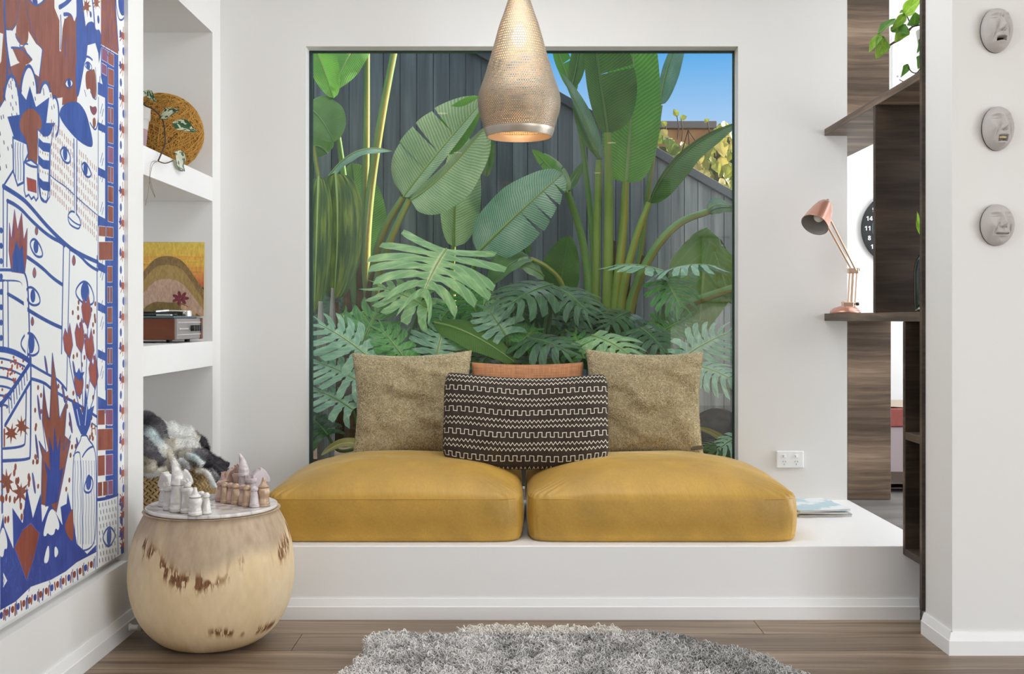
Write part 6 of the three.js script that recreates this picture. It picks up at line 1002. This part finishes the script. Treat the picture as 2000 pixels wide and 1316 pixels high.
{
  const foot = (r, h) => [[0, 0], [r, 0], [r, h * 0.045], [r * 0.93, h * 0.06], [r * 0.98, h * 0.08], [r * 0.98, h * 0.12], [r * 0.88, h * 0.15], [r * 0.92, h * 0.17], [r * 0.9, h * 0.21]];
  const shapes = {
    pawn: (h, r) => ({ body: lathe([...foot(r, h), [r * 0.74, h * 0.5], [r * 0.52, h * 0.76], [0, h * 0.765]], 28), top: lathe([[0, h * 0.755], [r * 0.58, h * 0.755], [r * 0.7, h * 0.8], [r * 0.72, h * 0.86], [r * 0.62, h * 0.93], [r * 0.34, h * 0.985], [0, h]], 28) }),
    bishop: (h, r) => ({ body: lathe([...foot(r, h), [r * 0.8, h * 0.3], [r * 0.95, h * 0.42], [r * 1.02, h * 0.5], [r * 0.92, h * 0.6], [r * 0.7, h * 0.64], [0, h * 0.645]], 28), top: lathe([[0, h * 0.64], [r * 0.85, h * 0.64], [r * 0.85, h * 0.68], [r * 0.5, h * 0.76], [r * 0.3, h * 0.88], [r * 0.24, h * 0.98], [0, h]], 28) }),
    king: (h, r) => ({ body: lathe([...foot(r, h), [r * 0.82, h * 0.36], [r * 0.74, h * 0.5], [r * 0.8, h * 0.53], [0, h * 0.535]], 28), top: grid(24, 24, (u, v) => { const a = u * 6.2832, y = lerp(h * 0.53, h, v), q = r * 0.86 * Math.pow(Math.max(0, 1 - Math.pow(v, 2.2)), 0.6) * (1 - 0.35 * v) + 0.0004, b = 0.10 * h * Math.pow(v, 2.4); return V3(-b + Math.cos(a) * q, y, -Math.sin(a) * q); }, true) }),
    queen: (h, r) => ({ body: lathe([...foot(r, h), [r * 0.8, h * 0.34], [r * 0.7, h * 0.52], [r * 0.9, h * 0.62], [r * 0.95, h * 0.7], [r * 0.6, h * 0.74], [0, h * 0.745]], 28), top: merge([lathe([[0, h * 0.74], [r * 0.5, h * 0.74], [r * 0.56, h * 0.8], [r * 0.62, h * 0.9], [r * 0.3, h * 0.92], [0, h * 0.925]], 24), ...[0, 1, 2, 3, 4, 5].map((i) => new THREE.SphereGeometry(r * 0.17, 10, 8).translate(Math.cos(i * 1.047) * r * 0.48, h * 0.925, Math.sin(i * 1.047) * r * 0.48)), new THREE.SphereGeometry(r * 0.2, 12, 8).translate(0, h * 0.96, 0)]) }),
    rook: (h, r) => ({ body: lathe([...foot(r, h), [r * 0.78, h * 0.45], [r * 0.72, h * 0.7], [0, h * 0.705]], 28), top: merge([lathe([[0, h * 0.7], [r * 0.95, h * 0.7], [r * 0.98, h * 0.88], [r * 0.6, h * 0.88], [0, h * 0.87]], 28), ...[0, 1, 2, 3, 4, 5].map((i) => new THREE.BoxGeometry(r * 0.3, h * 0.11, r * 0.4).translate(r * 0.78, h * 0.935, 0).rotateY(i * 1.047))]) }),
    knight: (h, r) => {
      const o = [[-0.62, 0], [0.62, 0], [0.66, 0.2], [0.5, 0.36], [0.36, 0.5], [0.62, 0.52], [0.98, 0.5], [1.02, 0.6], [0.78, 0.78], [0.5, 0.92], [0.2, 0.99], [0.08, 0.94], [-0.25, 0.9], [-0.58, 0.76], [-0.82, 0.52], [-0.84, 0.28]].map(([x, y]) => [x * r * 1.05, h * 0.2 + y * h * 0.8]);
      const sh = new THREE.Shape(); sh.moveTo(...o[0]); sh.splineThru([...o.slice(1), o[0]].map((p) => new THREE.Vector2(...p)));
      const mane = []; for (let i = 0; i < 9; i++) { const a = 1.5 + i * 0.2, x = -0.08 * r + Math.cos(a) * r * 0.86, y = h * 0.56 + Math.sin(a) * h * 0.33; mane.push(new THREE.SphereGeometry(r * 0.17, 8, 6).scale(1, 1, 1.9).translate(x, y, 0)); }
      return { body: merge([lathe([...foot(r, h), [0, h * 0.212]], 28), new THREE.ExtrudeGeometry(sh, { depth: r * 0.5, bevelEnabled: true, bevelSize: r * 0.16, bevelThickness: r * 0.26, bevelSegments: 4, curveSegments: 6 }).translate(0, 0, -r * 0.25)]), mane: merge(mane) };
    },
  };
  const protos = {};
  const piece = (kind, mat, key, x, y, D, turn, label, h, r) => {
    const p = at(x, y, D), pos = [p.x, BT + 0.0002, p.z], id = kind + key + h;
    if (protos[id]) return copy(protos[id], label, pos, turn);
    const t = thing('chess_' + kind, label, 'chess piece', pos, turn), s = shapes[kind](h, r);
    for (const [n, g] of Object.entries(s)) part(kind === 'knight' && n === 'body' ? 'body' : n === 'top' ? 'head' : n, g, mat, t);
    return protos[id] = t;
  };
  const base = (x, y) => (EYE - BT) * FOCAL / (y - CY);           // depth at which a piece standing at pixel row y touches the board
  const put = (kind, mat, key, x, y, turn, label, h, r) => piece(kind, mat, key, x, y, base(x, y), turn, label, h, r);
  const W = M.marbleW;
  put('knight', W, 'w', 326, 988, 2.6, 'white chess knight at the left edge of the board', 0.105, 0.025); put('knight', W, 'w', 358, 982, 2.9, 'white chess knight standing just behind the white king', 0.105, 0.025);
  put('king', W, 'w', 347, 999, 0, 'tall white chess king with a curved horn-like top', 0.158, 0.024); put('rook', W, 'w', 331, 995, 0.3, 'white chess rook between the left knight and the white king', 0.085, 0.020);
  put('queen', W, 'w', 366, 1001, 0, 'white chess queen with a small crown beside the white king', 0.105, 0.021); put('bishop', W, 'w', 381, 1006, 0, 'white chess bishop nearest the front rim of the board', 0.085, 0.021);
  put('pawn', W, 'w', 393, 1000, 0, 'white chess pawn directly right of the white bishop', 0.065, 0.0155); put('pawn', W, 'w', 403, 1003, 0, 'rightmost white chess pawn, alone facing the pink pieces', 0.065, 0.0155); put('pawn', W, 'w', 318, 988, 0, 'leftmost white chess pawn at the rim of the board', 0.065, 0.0155);
  const A = M.marbleP, B = M.marbleP2, C = M.marblePale;
  for (const [x, y, m, k, label] of [[430, 978, A, 'a', 'pink chess pawn farthest left among the pink pieces'], [440, 981, B, 'b', 'tan chess pawn second from the left among the pink pieces'], [451, 982, A, 'a', 'greyish pink chess pawn third from the left in its row'], [461, 984, B, 'b', 'tan pink chess pawn in the middle of its row'], [475, 986, A, 'a', 'pink chess pawn in front of the pink king'], [483, 988, B, 'b', 'tan chess pawn left of the pale lilac pawn'], [497, 990, C, 'c', 'pale lilac chess pawn nearest the front of its row']]) put('pawn', m, k, x, y, 0, label, 0.066, 0.0165);
  put('king', C, 'c', 477, 978, 0, 'tall pale chess king with a pointed top among the pink pieces', 0.155, 0.022); put('knight', C, 'c', 505, 978, 0.5, 'pale stippled chess knight behind the lilac pawn', 0.105, 0.029); put('bishop', B, 'b', 515, 988, 0, 'tan chess bishop at the right rim of the board', 0.092, 0.020);
  put('queen', A, 'a', 465, 974, 0, 'pink chess queen left of the tall pale king', 0.118, 0.021); put('rook', A, 'a', 443, 971, 0.2, 'pink chess rook behind the tan pawns at the left', 0.085, 0.020); put('knight', A, 'a', 452, 972, 0.6, 'pink chess knight left of the pink queen', 0.098, 0.024); put('rook', C, 'c', 490, 980, 0.4, 'pale chess rook just right of the tall pale king', 0.088, 0.019); put('bishop', A, 'a', 484, 977, 0, 'pink chess bishop hidden behind the tan pawn', 0.092, 0.019); put('bishop', A, 'a', 436, 974, 0, 'pink chess bishop behind the leftmost pink pawn', 0.088, 0.019);
}
// ---------------------------------------------------------------- basket and throw in the bottom niche
const BC = V3(-1.405, BENCH, dz(4.17));
{
  const t = thing('woven_basket', 'round straw-coloured woven basket in the bottom niche', 'basket', [BC.x, BENCH + 0.0005, BC.z]);
  const R = 0.235, H0 = 0.215, g = [], rowsN = 17, ns = 74; setSeed(71);
  for (let r = 0; r < rowsN; r++) for (let i = 0; i < ns; i++) {
    const y0 = (r + 0.5) / rowsN * H0, a = (i + (r % 2) * 0.5) / ns * Math.PI * 2, rad = R * (0.90 + 0.12 * Math.sin((y0 / H0) * 2.0)), s = r % 2 ? 1 : -1, l = rr(0.75, 1.2);
    const b = new THREE.SphereGeometry(1, 7, 5).scale(0.0148, 0.0062, 0.005).rotateZ(s * 0.62).translate(0, y0, rad).rotateY(a);
    g.push(tint(b, new THREE.Color(0.50 * l, 0.34 * l, 0.16 * l)));
  }
  for (let i = 0; i < 130; i++) { const a = i / 130 * Math.PI * 2, l = rr(0.85, 1.35); g.push(tint(new THREE.SphereGeometry(1, 7, 5).scale(0.010, 0.006, 0.007).rotateZ(0.6).translate(0, H0 + 0.004, R * 0.995).rotateY(a), new THREE.Color(0.60 * l, 0.44 * l, 0.24 * l))); }
  const w = part('weave', merge(g), std({ vertexColors: true, roughness: 0.8 }), t); w.userData.kind = 'stuff';
  part('lining', lathe([[0, 0.002], [R * 0.88, 0.002], [R * 0.96, 0.06], [R * 0.985, 0.13], [R * 0.965, H0]], 64), std({ color: new THREE.Color(0.26, 0.16, 0.07), roughness: 1, side: THREE.DoubleSide }), t);
}
{ // mohair throw heaped in the basket, rolled edges and tassels falling over the rim
  const t = thing('mohair_throw', 'fluffy black, grey and cream mohair throw heaped in the woven basket', 'throw', [BC.x, BENCH + 0.235, BC.z]);
  const O = V3(BC.x, BENCH + 0.235, BC.z), L = (x, y, D) => at(x, y, D).sub(O);
  const wool = std({ vertexColors: true, roughness: 1 });
  const DK = [0.055, 0.05, 0.058], GY = [0.22, 0.21, 0.22], CR = [0.72, 0.66, 0.54], WH = [0.80, 0.80, 0.77], BL = [0.55, 0.64, 0.64];
  const shade = (cs, f) => (x, y, z, i) => { const k = clamp(f(x, y, z) + 0.5 * (fbm3(x * 26, y * 26, z * 26, 3, 4) - 0.5)) * (cs.length - 1), a = Math.min(cs.length - 2, Math.floor(k)), q = k - a, l = 0.85 + 0.3 * noise3(x * 160, y * 160, z * 160, 5); return new THREE.Color(...[0, 1, 2].map((j) => lerp(cs[a][j], cs[a + 1][j], q) * l)); };
  const woolly = []; const heap = grid(90, 50, (u, v) => { const a = u * Math.PI * 2, q = Math.pow(v, 0.75), r = 0.215 * q, X = Math.cos(a) * r, Z = Math.sin(a) * r, hh = 0.155 * Math.pow(Math.max(0, 1 - q * q), 0.7) * (1.1 - X * 2.0) + 0.035 * (fbm2(X * 11 + 4, Z * 11, 3, 6) - 0.5) + 0.012 * Math.sin((X + Z) * 60); return V3(X, hh - 0.035 * q, Z); }, true);
  const hi = heap.index.array; for (let i = 0; i < hi.length; i += 3) { const k = hi[i]; hi[i] = hi[i + 1]; hi[i + 1] = k; } heap.computeVertexNormals();
  woolly.push(heap); part('heap', tintBy(heap, shade([DK, GY, WH, CR], (x, y, z) => 0.5 + x * 2.4 + 0.25 * Math.sin(x * 40 + z * 18))), wool, t);
  const fold = (pts, r, cs, nm = 'fold', tp) => { const g = tube(pts, r, 40, 14, tp ?? ((k) => 0.75 + 0.35 * Math.sin(k * Math.PI) + 0.12 * Math.sin(k * 19))); const p = g.attributes.position; for (let i = 0; i < p.count; i++) { const n = 1 + 0.0; p.setXYZ(i, p.getX(i) + 0.006 * (fbm3(p.getX(i) * 60, p.getY(i) * 60, p.getZ(i) * 60, 2, 3) - 0.5), p.getY(i) + 0.006 * (fbm3(p.getX(i) * 60 + 9, p.getY(i) * 60, p.getZ(i) * 60, 2, 5) - 0.5), p.getZ(i)); } g.computeVertexNormals(); woolly.push(g); const per = 15; part(nm, tintBy(g, (x, y, z, i) => { const k = Math.floor(i / per) / 40, q = clamp(k + 0.45 * (fbm3(x * 30, y * 30, z * 30, 3, 4) - 0.5)) * (cs.length - 1), a = Math.min(cs.length - 2, Math.floor(q)), w = q - a, s = 0.82 + 0.34 * noise3(x * 170, y * 170, z * 170, 5); return new THREE.Color(...[0, 1, 2].map((j) => lerp(cs[a][j], cs[a + 1][j], w) * s)); }), wool, t); };
  fold([L(262, 828, 4.22), L(285, 824, 4.12), L(303, 836, 4.06), L(318, 862, 4.02)], 0.034, [DK, GY, DK, GY]);
  fold([L(268, 850, 4.05), L(284, 846, 3.99), L(300, 866, 3.96), L(320, 888, 3.95), L(334, 912, 3.95)], 0.026, [GY, DK, BL, WH, CR]);
  fold([L(262, 880, 4.0), L(280, 868, 3.95), L(298, 888, 3.93), L(318, 906, 3.93)], 0.028, [DK, DK, GY, DK]);
  fold([L(302, 842, 4.12), L(326, 848, 4.1), L(356, 852, 4.12), L(384, 866, 4.14)], 0.040, [CR, WH, WH, WH, CR]);
  fold([L(318, 862, 4.06), L(340, 876, 4.04), L(366, 874, 4.06), L(382, 880, 4.1)], 0.036, [WH, CR, WH, CR]);
  fold([L(330, 838, 4.2), L(362, 846, 4.2), L(388, 862, 4.2), L(402, 880, 4.16)], 0.022, [GY, GY, DK, DK]);
  fold([L(352, 892, 4.0), L(378, 888, 4.0), L(402, 898, 4.02), L(424, 912, 4.04), L(442, 926, 4.06)], 0.026, [CR, GY, DK, DK, DK]);
  fold([L(380, 876, 4.06), L(404, 890, 4.08), L(426, 902, 4.1), L(446, 908, 4.12)], 0.014, [CR, DK, DK, DK]);
  fold([L(272, 892, 3.95), L(286, 892, 3.93), L(300, 900, 3.92), L(296, 912, 3.92), L(280, 912, 3.93)], 0.020, [CR, CR, CR]);
  fold([L(268, 916, 3.93), L(290, 922, 3.925), L(312, 920, 3.925), L(328, 914, 3.93)], 0.016, [CR, WH, CR]);
  fold([L(322, 872, 3.97), L(332, 890, 3.94), L(342, 908, 3.93), L(352, 930, 3.92), L(354, 944, 3.92)], 0.014, [WH, CR, WH, WH], 'tassel', (k) => 0.9);
  fold([L(366, 888, 3.98), L(384, 896, 3.95), L(396, 908, 3.94)], 0.010, [WH, BL, WH], 'tassel', () => 1); fold([L(352, 898, 3.96), L(364, 908, 3.94), L(368, 918, 3.94)], 0.010, [WH, GY], 'tassel', () => 1);
  fold([L(384, 918, 3.95), L(402, 922, 3.94), L(412, 936, 3.93), L(420, 952, 3.93)], 0.008, [CR, WH, WH], 'tassel', () => 1); fold([L(410, 918, 3.97), L(420, 930, 3.95), L(426, 944, 3.94)], 0.011, [DK, GY, DK], 'tassel', () => 1); fold([L(418, 910, 4.0), L(432, 922, 3.98), L(442, 934, 3.98)], 0.010, [DK, DK], 'tassel', () => 1);
  fringe(BGU.mergeVertices(merge(woolly), 1e-6), 64000, 0.0125, std({ color: 0xffffff, roughness: 1 }), t, 91, 0.045);
}
// ---------------------------------------------------------------- ceiling lights and picture behind the camera (seen in the glass)
{
  let proto;
  for (const [x, z, label] of [[-0.58, 3.85, 'recessed downlight nearest the bench in the left-hand row'], [-0.56, 5.9, 'recessed downlight behind the camera in the left-hand row'], [0.92, 5.3, 'recessed downlight over the camera in the right-hand row'], [0.95, 7.4, 'recessed downlight farthest back in the right-hand row']]) {
    if (!proto) {
      proto = thing('downlight', label, 'ceiling light', [x, 2.7, z]);
      part('trim_ring', lathe([[0.045, -0.004], [0.062, -0.004], [0.062, 0.0], [0.045, 0.0]], 32), M.trim, proto);
      part('lens', new THREE.CircleGeometry(0.0445, 32).rotateX(Math.PI / 2).translate(0, -0.003, 0), std({ color: 0xffffff, emissive: new THREE.Color(1, 0.76, 0.58), emissiveIntensity: 6, roughness: 0.5 }), proto);
    } else copy(proto, label, [x, 2.7, z]);
    const s = new THREE.SpotLight(new THREE.Color(1, 0.90, 0.78), 4, 0, 0.95, 0.9, 2); s.position.set(x, 2.69, z); s.target.position.set(x, 0, z); s.castShadow = true; s.shadow.radius = 2; scene.add(s, s.target);
  }
  const c = V3(2.42, 1.62, 7.985), t = thing('framed_picture', 'black framed pale print on the rear wall, seen reflected in the glass', 'picture', [c.x, c.y, c.z]); t.rotation.y = Math.PI;
  part('frame', [rbox(-0.2, 0.2, 0.38, 0.4, 0, 0.02, 0.002, 1), rbox(-0.2, 0.2, -0.4, -0.38, 0, 0.02, 0.002, 1), rbox(-0.2, -0.18, -0.38, 0.38, 0, 0.02, 0.002, 1), rbox(0.18, 0.2, -0.38, 0.38, 0, 0.02, 0.002, 1)], M.charcoal, t);
  part('print', box(-0.18, 0.18, -0.38, 0.38, 0.002, 0.008), std({ map: dataTexture(128, 256, (u, v) => { const n = fbm2(u * 6, v * 9, 3, 4); return n > 0.6 ? [178, 96, 84] : [206, 202, 194]; }), roughness: 0.5 }), t);
}
renderer.render(scene, camera);
